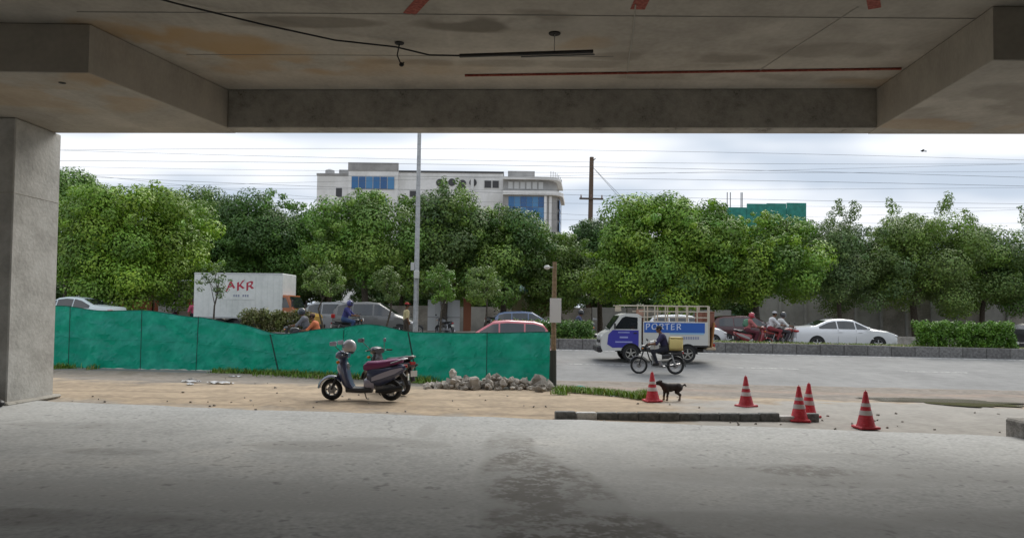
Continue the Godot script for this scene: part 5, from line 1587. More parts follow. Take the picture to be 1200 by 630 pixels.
func motorcycle(label: String, color: Color, at: Vector3, turn: float, group: String, size := 1.0) -> Node3D:
	var t := thing("motorcycle", label, "motorcycle", at, turn, group)
	t.scale = Vector3.ONE * size
	var p := paint(color, 0.3)
	bike_wheel(t, Vector3(0.64, 0.30, 0), 0.30, 0.042, true)
	bike_wheel(t, Vector3(-0.62, 0.30, 0), 0.30, 0.048, true)
	part("fuel_tank", hull([[-0.12, 0.80, 0.10, 0.14], [-0.02, 0.83, 0.20, 0.22], [0.15, 0.86, 0.25, 0.29], [0.30, 0.87, 0.22, 0.27], [0.38, 0.88, 0.1, 0.16]]), p, t)
	part("seat", hull([[-0.72, 0.84, 0.06, 0.16], [-0.6, 0.82, 0.1, 0.24], [-0.35, 0.79, 0.11, 0.27], [-0.12, 0.78, 0.12, 0.24], [-0.04, 0.80, 0.08, 0.18]]), M.black_rubber, t)
	part("side_cover", hull([[-0.5, 0.66, 0.1, 0.2], [-0.38, 0.64, 0.2, 0.24], [-0.15, 0.62, 0.2, 0.22]]), p, t)
	part("tail_cowl", hull([[-0.88, 0.80, 0.05, 0.1], [-0.75, 0.76, 0.12, 0.16], [-0.5, 0.72, 0.12, 0.18]]), p, t)
	var fr := geo()
	fr.tube([Vector3(0.40, 0.92, 0), Vector3(0.28, 0.55, 0), Vector3(0.12, 0.3, 0), Vector3(-0.2, 0.28, 0)], 0.022, 7)
	fr.tube([Vector3(0.40, 0.9, 0), Vector3(0.0, 0.74, 0), Vector3(-0.3, 0.66, 0), Vector3(-0.7, 0.74, 0)], 0.022, 7)
	part("frame", fr, M.black_paint, t)
	var en := geo()
	en.box(Vector3(0.02, 0.38, 0), Vector3(0.34, 0.22, 0.24), 0.04)
	for k in 6: en.box(Vector3(0.10 + k * 0.008, 0.51 + k * 0.026, 0), Vector3(0.2, 0.012, 0.22), 0.003)
	part("engine", en, M.steel, t)
	for s in [-1.0, 1.0]:
		part("fork_leg", geo().tube([Vector3(0.64, 0.30, s * 0.085), Vector3(0.55, 0.6, s * 0.085), Vector3(0.44, 0.96, s * 0.08)], [0.026, 0.022, 0.02], 7), M.black_paint, t)
		part("shock_absorber", geo().tube([Vector3(-0.6, 0.34, s * 0.12), Vector3(-0.48, 0.7, s * 0.12)], 0.028, 8), M.steel, t)
		part("mirror", geo().ball(Vector3(0.36, 1.2, s * 0.34), Vector3(0.02, 0.045, 0.06), 8, 6), M.black_plastic, t)
		part("indicator", geo().ball(Vector3(0.52, 0.9, s * 0.17), Vector3(0.03, 0.025, 0.035), 8, 6), M.amber_lens, t)
		part("swingarm", geo().tube([Vector3(-0.2, 0.33, s * 0.09), Vector3(-0.62, 0.30, s * 0.09)], 0.02, 6), M.black_paint, t)
	part("handlebar", geo().tube([Vector3(0.28, 1.03, -0.36), Vector3(0.36, 1.07, -0.22), Vector3(0.42, 1.0, -0.06), Vector3(0.42, 1.0, 0.06), Vector3(0.36, 1.07, 0.22), Vector3(0.28, 1.03, 0.36)], 0.014, 7), M.black_paint, t)
	part("headlight", hull([[0.44, 0.93, 0.16, 0.18], [0.52, 0.92, 0.19, 0.21], [0.57, 0.92, 0.15, 0.17]]), p, t)
	part("headlight_lens", geo().ball(Vector3(0.57, 0.92, 0), Vector3(0.025, 0.075, 0.085), 12, 8), M.lamp_glass, t)
	var ff := geo()
	var rings := []
	for k in 9:
		var a := 0.35 + 2.3 * k / 8.0
		var c := Vector3(0.64 + cos(a) * 0.325, 0.30 + sin(a) * 0.325, 0)
		var q := Vector3(cos(a), sin(a), 0) * 0.012
		rings.append(PackedVector3Array([c + q + Vector3(0, 0, -0.055), c + q * 2.0, c + q + Vector3(0, 0, 0.055), c - q + Vector3(0, 0, 0.06), c - q * 0.2, c - q + Vector3(0, 0, -0.06)]))
	part("front_fender", ff.loft(rings), p, t)
	var rr := []
	for k in 8:
		var a := 1.2 + 2.0 * k / 7.0
		var c := Vector3(-0.62 + cos(a) * 0.335, 0.30 + sin(a) * 0.335, 0)
		var q := Vector3(cos(a), sin(a), 0) * 0.012
		rr.append(PackedVector3Array([c + q + Vector3(0, 0, -0.065), c + q * 2.0, c + q + Vector3(0, 0, 0.065), c - q + Vector3(0, 0, 0.07), c - q * 0.2, c - q + Vector3(0, 0, -0.07)]))
	part("rear_fender", geo().loft(rr), M.black_plastic, t)
	part("exhaust", geo().tube([Vector3(0.24, 0.48, 0.08), Vector3(0.2, 0.26, 0.13), Vector3(-0.2, 0.24, 0.16), Vector3(-0.8, 0.34, 0.17)], [0.018, 0.02, 0.045, 0.05], 9), M.chrome, t)
	part("tail_light", geo().box(Vector3(-0.88, 0.76, 0), Vector3(0.05, 0.07, 0.12), 0.015), M.red_lens, t)
	part("number_plate", geo().box(Vector3(-0.9, 0.62, 0), Vector3(0.01, 0.11, 0.18)), mat(lin(0.6, 0.6, 0.55), 0.6), t)
	part("footrest", geo().tube([Vector3(0.08, 0.32, -0.25), Vector3(0.08, 0.32, 0.25)], 0.014, 6), M.black_rubber, t)
	return t

func scooter(label: String, color: Color, accent: Color, seat: Color, at: Vector3, turn: float, group: String) -> Node3D:
	var t := thing("scooter", label, "scooter", at, turn, group)
	var p := paint(color, 0.3)
	var ac := paint(accent, 0.3)
	bike_wheel(t, Vector3(0.62, 0.225, 0), 0.225, 0.05, false)
	bike_wheel(t, Vector3(-0.62, 0.225, 0), 0.225, 0.052, false)
	# front fender hugging the wheel
	var rings := []
	for k in 9:
		var a := 0.1 + 2.35 * k / 8.0
		var c := Vector3(0.62 + cos(a) * 0.262, 0.225 + sin(a) * 0.262, 0)
		var q := Vector3(cos(a), sin(a), 0) * 0.022
		var w := 0.075 + 0.03 * sin(PI * k / 8.0)
		rings.append(PackedVector3Array([c + Vector3(0, 0, -w), c + q * 1.2 + Vector3(0, 0, -w * 0.6), c + q * 2.0, c + q * 1.2 + Vector3(0, 0, w * 0.6), c + Vector3(0, 0, w), c - q * 0.6 + Vector3(0, 0, w * 0.95), c - q * 0.3, c - q * 0.6 + Vector3(0, 0, -w * 0.95)]))
	part("front_fender", geo().loft(rings), p, t)
	# leg shield: rises from the floorboard to the steering head
	var ls := []
	for q in [[0.22, 0.22, 0.22, 0.34], [0.30, 0.34, 0.22, 0.40], [0.36, 0.48, 0.22, 0.44], [0.40, 0.64, 0.23, 0.42], [0.42, 0.78, 0.20, 0.30], [0.41, 0.90, 0.15, 0.20]]:
		var ring := PackedVector3Array()
		for k in 12:
			var a := TAU * k / 12
			ring.append(Vector3(q[0] + cos(a) * q[2] * 0.5 - 0.06 * absf(sin(a)), q[1], sin(a) * q[3] * 0.5))
		ls.append(ring)
	part("leg_shield", geo().loft(ls), p, t)
	part("inner_panel", hull([[0.28, 0.60, 0.36, 0.26], [0.33, 0.60, 0.40, 0.30]]), mat(lin(0.10, 0.10, 0.105), 0.5), t)
	part("apron_trim", hull([[0.41, 0.70, 0.16, 0.14], [0.48, 0.69, 0.20, 0.17], [0.51, 0.68, 0.10, 0.10]]), ac, t)
	part("floorboard", hull([[-0.22, 0.235, 0.14, 0.36], [0.0, 0.225, 0.14, 0.40], [0.30, 0.235, 0.13, 0.38]]), mat(lin(0.06, 0.06, 0.065), 0.6), t)
	part("under_cover", hull([[-0.28, 0.36, 0.26, 0.34], [-0.13, 0.36, 0.24, 0.34], [-0.07, 0.36, 0.2, 0.3]]), ac, t)
	# rear body, tapering up to the tail
	part("rear_body", hull([[-0.13, 0.52, 0.30, 0.28], [-0.22, 0.50, 0.42, 0.36], [-0.42, 0.51, 0.42, 0.41], [-0.62, 0.575, 0.34, 0.39], [-0.80, 0.65, 0.23, 0.30], [-0.92, 0.70, 0.11, 0.18]]), p, t)
	for s in [-1.0, 1.0]:
		var side := PackedVector2Array([Vector2(-0.24, 0.42), Vector2(-0.42, 0.47), Vector2(-0.72, 0.58), Vector2(-0.88, 0.68), Vector2(-0.86, 0.71), Vector2(-0.62, 0.655), Vector2(-0.36, 0.56), Vector2(-0.24, 0.50)])
		part("side_trim", geo().prism(side, s * 0.188, s * 0.205, 0.004), ac, t)
		part("mirror_stem", geo().tube([Vector3(0.36, 0.98, s * 0.2), Vector3(0.50, 1.13, s * 0.3)], 0.008, 6), M.black_paint, t)
		part("mirror", geo().loft([section(Vector3(0.47, 1.19, s * 0.31), 0.08, 0.04, 10, 4.0), section(Vector3(0.49, 1.19, s * 0.32), 0.10, 0.06, 10, 4.0), section(Vector3(0.585, 1.185, s * 0.36), 0.085, 0.06, 10, 4.0), section(Vector3(0.60, 1.185, s * 0.365), 0.06, 0.04, 10, 4.0)]), ac, t)
		part("indicator", geo().ball(Vector3(0.47, 0.80, s * 0.16), Vector3(0.04, 0.035, 0.05), 8, 6), M.amber_lens, t)
		part("grip", geo().tube([Vector3(0.33, 0.97, s * 0.24), Vector3(0.27, 0.965, s * 0.36)], 0.018, 8), M.black_rubber, t)
		part("brake_lever", geo().tube([Vector3(0.37, 0.965, s * 0.22), Vector3(0.34, 0.95, s * 0.35)], 0.008, 5), M.steel, t)
		part("fork_leg", geo().tube([Vector3(0.62, 0.225, s * 0.07), Vector3(0.52, 0.5, s * 0.06)], 0.02, 7), M.black_paint, t)
	part("seat", hull([[-0.04, 0.69, 0.12, 0.18], [-0.12, 0.715, 0.21, 0.27], [-0.34, 0.735, 0.20, 0.31], [-0.50, 0.765, 0.18, 0.30], [-0.72, 0.815, 0.14, 0.25], [-0.86, 0.84, 0.07, 0.15]]), mat(seat, 0.45), t)
	part("seat_base", hull([[-0.12, 0.665, 0.06, 0.2], [-0.4, 0.68, 0.05, 0.30], [-0.74, 0.745, 0.05, 0.24]]), M.black_plastic, t)
	part("handlebar_cowl", hull([[0.27, 0.95, 0.12, 0.28], [0.37, 0.955, 0.19, 0.34], [0.47, 0.945, 0.19, 0.27], [0.54, 0.93, 0.11, 0.16]]), p, t)
	part("headlight", geo().ball(Vector3(0.505, 0.945, 0), Vector3(0.045, 0.06, 0.085), 12, 8), M.lamp_glass, t)
	part("steering_column", geo().tube([Vector3(0.50, 0.45, 0), Vector3(0.40, 0.92, 0)], 0.035, 8), M.black_paint, t)
	part("grab_rail", geo().tube([Vector3(-0.62, 0.79, 0.15), Vector3(-0.86, 0.87, 0.13), Vector3(-0.95, 0.885, 0.0), Vector3(-0.86, 0.87, -0.13), Vector3(-0.62, 0.79, -0.15)], 0.014, 7), M.alloy, t)
	part("tail_light", hull([[-0.88, 0.72, 0.08, 0.18], [-0.95, 0.73, 0.07, 0.14]]), M.red_lens, t)
	part("rear_mudguard", geo().tube([Vector3(-0.80, 0.60, 0), Vector3(-0.92, 0.45, 0), Vector3(-0.96, 0.33, 0)], [0.05, 0.06, 0.05], 8), M.black_plastic, t)
	part("number_plate", geo().box(Vector3(-0.975, 0.5, 0), Vector3(0.01, 0.13, 0.18)), mat(lin(0.6, 0.6, 0.56), 0.6), t)
	part("engine_cover", hull([[-0.3, 0.27, 0.12, 0.2], [-0.45, 0.27, 0.17, 0.26], [-0.62, 0.25, 0.16, 0.24], [-0.74, 0.24, 0.08, 0.16]]), mat(lin(0.20, 0.20, 0.205), 0.5), t)
	part("exhaust", geo().tube([Vector3(-0.32, 0.2, -0.14), Vector3(-0.55, 0.22, -0.19), Vector3(-0.88, 0.30, -0.2)], [0.025, 0.055, 0.055], 9), M.black_paint, t)
	part("side_stand", geo().tube([Vector3(-0.02, 0.20, 0.16), Vector3(-0.06, 0.012, 0.25)], 0.012, 6), M.black_paint, t)
	part("centre_stand", geo().tube([Vector3(-0.30, 0.22, 0.1), Vector3(-0.38, 0.1, 0.12)], 0.014, 6), M.black_paint, t)
	part("bag_hook", geo().tube([Vector3(0.27, 0.72, 0), Vector3(0.23, 0.70, 0), Vector3(0.23, 0.74, 0)], 0.007, 5), M.steel, t)
	return t

func helmet(label: String, color: Color, at: Vector3, turn: float) -> Node3D:
	var t := thing("helmet", label, "helmet", at, turn)
	var prof := []
	part("shell", helmet_shell(Vector3.ZERO), paint(color, 0.3), t)
	part("visor", helmet_visor(Vector3.ZERO), M.dark_glass, t)
	part("liner", geo().lathe(Vector3(-0.01, -0.118, 0), [[0.03, 0.0], [0.09, -0.004], [0.1, 0.012]], 16), M.black_rubber, t)
	return t

func helmet_shell(c: Vector3) -> Geo:
	var rings := []
	for i in 10:
		var th := PI * lerpf(0.02, 0.76, i / 9.0)
		var ring := PackedVector3Array()
		for k in 20:
			var a := TAU * k / 20
			var chin := 1.0 + 0.10 * maxf(0.0, cos(a)) * smoothstep(0.4, 0.76, i / 9.0)
			ring.append(c + Vector3(sin(th) * cos(a) * 0.148 * chin, cos(th) * 0.145, sin(th) * sin(a) * 0.125))
		rings.append(ring)
	return geo().loft(rings)

func helmet_visor(c: Vector3) -> Geo:
	var g := geo()
	for i in 10:
		var q := []
		for e in [[0, 0], [1, 0], [1, 1], [0, 1]]:
			var a: float = lerpf(-1.15, 1.15, (i + e[0]) / 10.0)
			var th: float = lerpf(1.75, 1.22, e[1])
			q.append(c + Vector3(sin(th) * cos(a) * 0.160, cos(th) * 0.150, sin(th) * sin(a) * 0.131))
		g.quad(q[0], q[3], q[2], q[1], 1)
	return g

# ---------------------------------------------------------------- bodies as one smooth surface
# bones: [a, b, ra, rb, region]; returns {v, n, ix, region}
func body_surface(bones: Array, cell: float, blend: float) -> Dictionary:
	var lo := Vector3(1e9, 1e9, 1e9)
	var hi := -lo
	for b in bones:
		var r := Vector3.ONE * (maxf(b[2], b[3]) + blend + cell * 3.0)
		lo = lo.min(b[0] - r).min(b[1] - r)
		hi = hi.max(b[0] + r).max(b[1] + r)
	var nx := int((hi.x - lo.x) / cell) + 2
	var ny := int((hi.y - lo.y) / cell) + 2
	var nz := int((hi.z - lo.z) / cell) + 2
	var f := PackedFloat32Array(); f.resize(nx * ny * nz); f.fill(1.0)
	var best := PackedFloat32Array(); best.resize(nx * ny * nz); best.fill(9.0)
	var who := PackedByteArray(); who.resize(nx * ny * nz)
	for bi in bones.size():
		var b = bones[bi]
		var a: Vector3 = b[0]
		var ab: Vector3 = b[1] - a
		var l2 := maxf(ab.length_squared(), 1e-9)
		var ra: float = b[2]
		var rb: float = b[3]
		var m := maxf(ra, rb) + blend + cell * 2.0
		var p0 := ((a.min(b[1]) - Vector3.ONE * m - lo) / cell).floor()
		var p1 := ((a.max(b[1]) + Vector3.ONE * m - lo) / cell).ceil()
		for z in range(maxi(0, int(p0.z)), mini(nz, int(p1.z) + 1)):
			for y in range(maxi(0, int(p0.y)), mini(ny, int(p1.y) + 1)):
				var row := (z * ny + y) * nx
				for x in range(maxi(0, int(p0.x)), mini(nx, int(p1.x) + 1)):
					var q := lo + Vector3(x, y, z) * cell - a
					var t := clampf(q.dot(ab) / l2, 0.0, 1.0)
					var d := (q - ab * t).length() - lerpf(ra, rb, t)
					var i := row + x
					if d < best[i]:
						best[i] = d
						who[i] = b[4]
					var o := f[i]
					var h := maxf(blend - absf(o - d), 0.0) / blend
					f[i] = minf(o, d) - h * h * blend * 0.25
	var vid := {}
	var v := PackedVector3Array()
	var reg := PackedByteArray()
	var step := [1, nx, nx * ny]
	for z in nz - 1:
		for y in ny - 1:
			for x in nx - 1:
				var i := (z * ny + y) * nx + x
				var f0 := f[i]
				if absf(f0) > cell * 2.0: continue
				var sum := Vector3.ZERO
				var k := 0
				for e in 12:
					var ax := e / 4
					var u := (ax + 1) % 3
					var w := (ax + 2) % 3
					var c := [0, 0, 0]
					c[u] = e & 1
					c[w] = (e >> 1) & 1
					var ia: int = i + c[0] + c[1] * nx + c[2] * nx * ny
					var ib: int = ia + step[ax]
					var fa := f[ia]
					var fb := f[ib]
					if (fa < 0.0) != (fb < 0.0):
						var pt := Vector3(x + c[0], y + c[1], z + c[2])
						pt[ax] += fa / (fa - fb)
						sum += pt
						k += 1
				if k > 0:
					vid[i] = v.size()
					v.append(lo + sum / k * cell)
					reg.append(who[i])
	var ix := PackedInt32Array()
	for i in vid:
		for ax in 3:
			var u: int = step[(ax + 1) % 3]
			var w: int = step[(ax + 2) % 3]
			var j: int = i + step[ax]
			if j >= f.size(): continue
			if (f[i] < 0.0) == (f[j] < 0.0): continue
			if not (vid.has(i - u) and vid.has(i - w) and vid.has(i - u - w)): continue
			var q := [vid[i], vid[i - u], vid[i - u - w], vid[i - w]]
			# stored clockwise from outside
			if f[i] < 0.0: ix.append_array(PackedInt32Array([q[0], q[2], q[1], q[0], q[3], q[2]]))
			else: ix.append_array(PackedInt32Array([q[0], q[1], q[2], q[0], q[2], q[3]]))
	var n := PackedVector3Array(); n.resize(v.size())
	for i in range(0, ix.size(), 3):
		var a := v[ix[i]]
		var fn := (v[ix[i + 2]] - a).cross(v[ix[i + 1]] - a)
		for k in 3: n[ix[i + k]] += fn
	for i in n.size(): n[i] = n[i].normalized()
	return {v = v, n = n, ix = ix, region = reg}

func joined(list: Array) -> Dictionary:
	var o := {v = PackedVector3Array(), n = PackedVector3Array(), ix = PackedInt32Array(), region = PackedByteArray()}
	for s in list:
		var at: int = o.v.size()
		o.v.append_array(s.v)
		o.n.append_array(s.n)
		o.region.append_array(s.region)
		for i in s.ix: o.ix.append(i + at)
	return o

func body_mesh(s: Dictionary, colors: Array) -> ArrayMesh:
	var col := PackedColorArray()
	for r in s.region: col.append(colors[r])
	var arr := []
	arr.resize(Mesh.ARRAY_MAX)
	arr[Mesh.ARRAY_VERTEX] = s.v
	arr[Mesh.ARRAY_NORMAL] = s.n
	arr[Mesh.ARRAY_COLOR] = col
	arr[Mesh.ARRAY_INDEX] = s.ix
	var am := ArrayMesh.new()
	am.add_surface_from_arrays(Mesh.PRIMITIVE_TRIANGLES, arr)
	return am

# regions: 0 shirt, 1 trousers, 2 skin, 3 shoes, 4 hair
func hand_bones(wrist: Vector3, fwd: Vector3, palm: Vector3, thumb_side: Vector3) -> Array:
	# fwd along the fingers, palm out of the palm; fingers curl towards palm
	var b := []
	var knuck := wrist + fwd * 0.085
	b.append([wrist, wrist + fwd * 0.04, 0.022, 0.026, 2])
	var lens := [0.068, 0.076, 0.072, 0.056]
	for k in 4:
		var off := thumb_side * (0.030 - 0.020 * k)
		var a := knuck + off
		b.append([wrist + fwd * 0.03 + off * 0.8, a, 0.014, 0.0105, 2])
		var m: Vector3 = a + (fwd * 0.55 + palm * 0.6).normalized() * lens[k] * 0.55
		var e: Vector3 = m + (palm * 0.9 - fwd * 0.45).normalized() * lens[k] * 0.55
		b.append([a, m, 0.010, 0.009, 2])
		b.append([m, e, 0.009, 0.008, 2])
	var t0 := wrist + fwd * 0.03 + thumb_side * 0.03
	var t1 := t0 + (thumb_side * 0.6 + fwd * 0.6 + palm * 0.3).normalized() * 0.04
	b.append([t0, t1, 0.013, 0.011, 2])
	b.append([t1, t1 + (fwd * 0.5 + palm * 0.8).normalized() * 0.032, 0.011, 0.009, 2])
	return b

func head_bones(c: Vector3, dir := Vector3.RIGHT) -> Array:
	var side := dir.cross(Vector3.UP)
	return [[c + Vector3(0, 0.035, 0) - dir * 0.012, c + Vector3(0, 0.02, 0) + dir * 0.012, 0.092, 0.085, 4], [c - Vector3(0, 0.03, 0) + dir * 0.03, c - Vector3(0, 0.075, 0) + dir * 0.045, 0.068, 0.045, 2],
		[c + dir * 0.09 + Vector3(0, 0.005, 0), c + dir * 0.112 - Vector3(0, 0.03, 0), 0.009, 0.014, 2], [c + side * 0.085 - Vector3(0, 0.0, 0), c + side * 0.088 - Vector3(0, 0.03, 0), 0.016, 0.012, 2], [c - side * 0.085, c - side * 0.088 - Vector3(0, 0.03, 0), 0.016, 0.012, 2],
		[c + dir * 0.092 - Vector3(0, 0.058, 0) + side * 0.02, c + dir * 0.092 - Vector3(0, 0.058, 0) - side * 0.02, 0.008, 0.008, 2]]

func rider_shape() -> Dictionary:
	var b := []
	var hip := Vector3(-0.28, 0.90, 0)
	var chest := Vector3(-0.16, 1.26, 0)
	var neck := Vector3(-0.10, 1.42, 0)
	b.append([hip + Vector3(0, 0, -0.075), hip + Vector3(0, 0, 0.075), 0.125, 0.125, 1])
	b.append([hip + Vector3(0.01, 0.06, 0), chest, 0.135, 0.15, 0])
	b.append([chest + Vector3(0, 0.05, -0.12), chest + Vector3(0, 0.05, 0.12), 0.115, 0.115, 0])
	b.append([neck - Vector3(0.02, 0.05, 0), neck + Vector3(0.03, 0.07, 0), 0.062, 0.055, 2])
	for s in [-1.0, 1.0]:
		var sh := chest + Vector3(0.0, 0.08, s * 0.185)
		var el := Vector3(0.06, 1.08, s * 0.30)
		var wr := Vector3(0.24, 1.055, s * 0.30)
		b.append([sh, el, 0.068, 0.052, 0])
		b.append([el, wr, 0.050, 0.036, 2])
		var kn := Vector3(0.17, 0.80, s * 0.20)
		var an := Vector3(0.02, 0.40, s * 0.19)
		b.append([hip + Vector3(0.02, -0.02, s * 0.09), kn, 0.098, 0.070, 1])
		b.append([kn, an, 0.066, 0.045, 1])
		b.append([an + Vector3(-0.03, -0.045, 0), an + Vector3(0.15, -0.06, s * 0.01), 0.045, 0.036, 3])
	var list := [body_surface(b, 0.018, 0.045), body_surface(head_bones(Vector3(-0.05, 1.575, 0)), 0.008, 0.02)]
	for s in [-1.0, 1.0]:
		list.append(body_surface(hand_bones(Vector3(0.23, 1.06, s * 0.30), Vector3(1, 0, 0), Vector3(0, -1, 0), Vector3(0, 0, -s)), 0.005, 0.006))
	return joined(list)

func standing_shape() -> Dictionary:
	var b := []
	var hip := Vector3(0, 0.94, 0)
	b.append([hip + Vector3(0, 0, -0.07), hip + Vector3(0, 0, 0.07), 0.115, 0.115, 1])
	b.append([hip + Vector3(0, 0.08, 0), Vector3(0.01, 1.28, 0), 0.125, 0.14, 0])
	b.append([Vector3(0.01, 1.33, -0.12), Vector3(0.01, 1.33, 0.12), 0.105, 0.105, 0])
	b.append([Vector3(0.0, 1.40, 0), Vector3(0.02, 1.52, 0), 0.06, 0.054, 2])
	for s in [-1.0, 1.0]:
		var el := Vector3(-0.03, 1.10, s * 0.25)
		var wr := Vector3(0.06, 0.88, s * 0.25)
		b.append([Vector3(0.01, 1.36, s * 0.19), el, 0.065, 0.05, 0])
		b.append([el, wr, 0.047, 0.034, 2])
		var kn := Vector3(0.02 + s * 0.06, 0.50, s * 0.10)
		var an := Vector3(-0.03 + s * 0.09, 0.09, s * 0.11)
		b.append([hip + Vector3(0, -0.03, s * 0.085), kn, 0.092, 0.064, 1])
		b.append([kn, an, 0.062, 0.042, 1])
		b.append([an + Vector3(-0.02, -0.04, 0), an + Vector3(0.16, -0.055, 0), 0.045, 0.034, 3])
	var list := [body_surface(b, 0.018, 0.045), body_surface(head_bones(Vector3(0.03, 1.64, 0)), 0.008, 0.02)]
	for s in [-1.0, 1.0]:
		list.append(body_surface(hand_bones(Vector3(0.06, 0.885, s * 0.25), Vector3(0.3, -0.95, 0).normalized(), Vector3(0, -0.1, -s).normalized(), Vector3(1, 0.2, 0).normalized()), 0.005, 0.006))
	return joined(list)

func dog_shape() -> Dictionary:
	# faces +x, withers 0.40 high
	var b := []
	b.append([Vector3(0.14, 0.335, 0), Vector3(0.02, 0.325, 0), 0.108, 0.105, 0])
	b.append([Vector3(0.02, 0.33, 0), Vector3(-0.20, 0.35, 0), 0.104, 0.085, 0])
	b.append([Vector3(-0.20, 0.345, 0), Vector3(-0.24, 0.33, 0), 0.088, 0.075, 0])
	b.append([Vector3(0.17, 0.37, 0), Vector3(0.30, 0.44, 0), 0.078, 0.058, 0])
	b.append([Vector3(0.31, 0.455, 0), Vector3(0.35, 0.45, 0), 0.062, 0.052, 0])
	b.append([Vector3(0.36, 0.44, 0), Vector3(0.45, 0.415, 0), 0.04, 0.028, 0])
	b.append([Vector3(-0.28, 0.36, 0), Vector3(-0.37, 0.40, 0.0), 0.022, 0.017, 0])
	b.append([Vector3(-0.37, 0.40, 0), Vector3(-0.41, 0.36, 0.02), 0.018, 0.016, 0])
	for s in [-1.0, 1.0]:
		b.append([Vector3(0.30, 0.48, s * 0.035), Vector3(0.275, 0.505, s * 0.06), 0.018, 0.010, 0])
		b.append([Vector3(0.275, 0.505, s * 0.06), Vector3(0.29, 0.46, s * 0.075), 0.011, 0.008, 0])
		var o: float = 0.025 * s
		b.append([Vector3(0.15, 0.30, s * 0.055), Vector3(0.13 + o, 0.20, s * 0.055), 0.055, 0.034, 0])
		b.append([Vector3(0.13 + o, 0.20, s * 0.055), Vector3(0.145 + o, 0.10, s * 0.055), 0.031, 0.024, 0])
		b.append([Vector3(0.145 + o, 0.10, s * 0.055), Vector3(0.145 + o, 0.025, s * 0.055), 0.024, 0.022, 1])
		b.append([Vector3(0.145 + o, 0.018, s * 0.055), Vector3(0.175 + o, 0.016, s * 0.055), 0.018, 0.015, 1])
		b.append([Vector3(-0.21, 0.31, s * 0.05), Vector3(-0.15 - o, 0.215, s * 0.06), 0.075, 0.044, 0])
		b.append([Vector3(-0.15 - o, 0.215, s * 0.06), Vector3(-0.245 - o, 0.135, s * 0.06), 0.04, 0.026, 0])
		b.append([Vector3(-0.245 - o, 0.135, s * 0.06), Vector3(-0.235 - o, 0.03, s * 0.06), 0.024, 0.022, 1])
		b.append([Vector3(-0.235 - o, 0.018, s * 0.06), Vector3(-0.205 - o, 0.016, s * 0.06), 0.018, 0.015, 1])
	return body_surface(b, 0.008, 0.03)

# ---------------------------------------------------------------- people, animals, small things
func person(label: String, shape: Dictionary, colors: Array, at: Vector3, turn: float, headwear := Color.BLACK, wear := "helmet", head := Vector3(-0.05, 1.575, 0), size := 1.0, group := "") -> Node3D:
	var t := thing("person", label, "person", at, turn, group)
	t.scale = Vector3.ONE * size
	part("body", body_mesh(shape, colors), M.cloth, t)
	if wear == "helmet":
		part("helmet", helmet_shell(head + Vector3(0.0, 0.015, 0)), paint(headwear, 0.3), t)
		part("visor", helmet_visor(head + Vector3(0.0, 0.015, 0)), M.dark_glass, t)
	elif wear == "cap":
		part("cap", geo().lathe(head + Vector3(-0.005, 0.045, 0), [[0.102, 0.0], [0.10, 0.04], [0.075, 0.075], [0.02, 0.09]], 16), mat(headwear, 0.8), t)
		part("cap_peak", geo().box(head + Vector3(0.12, 0.05, 0), Vector3(0.1, 0.012, 0.13), 0.005), mat(headwear, 0.8), t)
	return t

func cone(label: String, at: Vector3, turn: float, dented := false) -> void:
	var t := thing("traffic_cone", label, "traffic cone", at, turn, "traffic cones by the kerb")
	var fade := rng.randf_range(0.85, 1.1)
	var red := textured(M.scuff, 0.55, 0.55)
	red.albedo_color = Color(fade, fade, fade)
	var white := mat(lin(0.62, 0.55, 0.53), 0.6)
	t.rotation.z = rng.randf_range(-0.03, 0.03)
	part("base", geo().box(Vector3(0, 0.022, 0), Vector3(0.36, 0.044, 0.36), 0.014), red, t)
	var k := 1.0 if not dented else 0.985
	part("cone_body", geo().lathe(Vector3.ZERO, [[0.165, 0.04], [0.155, 0.06], [0.148, 0.075], [0.112, 0.225], [0.062, 0.46], [0.032, 0.625], [0.026, 0.645], [0.018, 0.645]], 22), red, t)
	for q in [[0.235, 0.315, 0.112, 0.094], [0.385, 0.445, 0.080, 0.067]]:
		part("white_band", geo().lathe(Vector3.ZERO, [[q[2] + 0.002, q[0]], [q[2] + 0.005, q[0] + 0.004], [q[3] + 0.005, q[1] - 0.004], [q[3] + 0.002, q[1]]], 22, 1, false), white, t)
	part("handle_loop", geo().tube([Vector3(0.0, 0.64, -0.012), Vector3(0, 0.668, 0), Vector3(0.0, 0.64, 0.012)], 0.006, 5), red, t)

func stone_mesh(sd: int) -> ArrayMesh:
	var r := RandomNumberGenerator.new()
	r.seed = sd
	var pts := PackedVector3Array()
	var rings := []
	var jag := []
	for i in 4:
		var th := PI * lerpf(0.16, 0.84, i / 3.0)
		var ring := PackedVector3Array()
		for k in 5:
			var a := TAU * (k + r.randf_range(-0.3, 0.3)) / 5
			var q := r.randf_range(0.6, 1.25)
			ring.append(Vector3(sin(th) * cos(a) * q, cos(th) * 0.85 * r.randf_range(0.85, 1.1), sin(th) * sin(a) * q))
		rings.append(ring)
	return geo().loft(rings, true, 0).mesh()

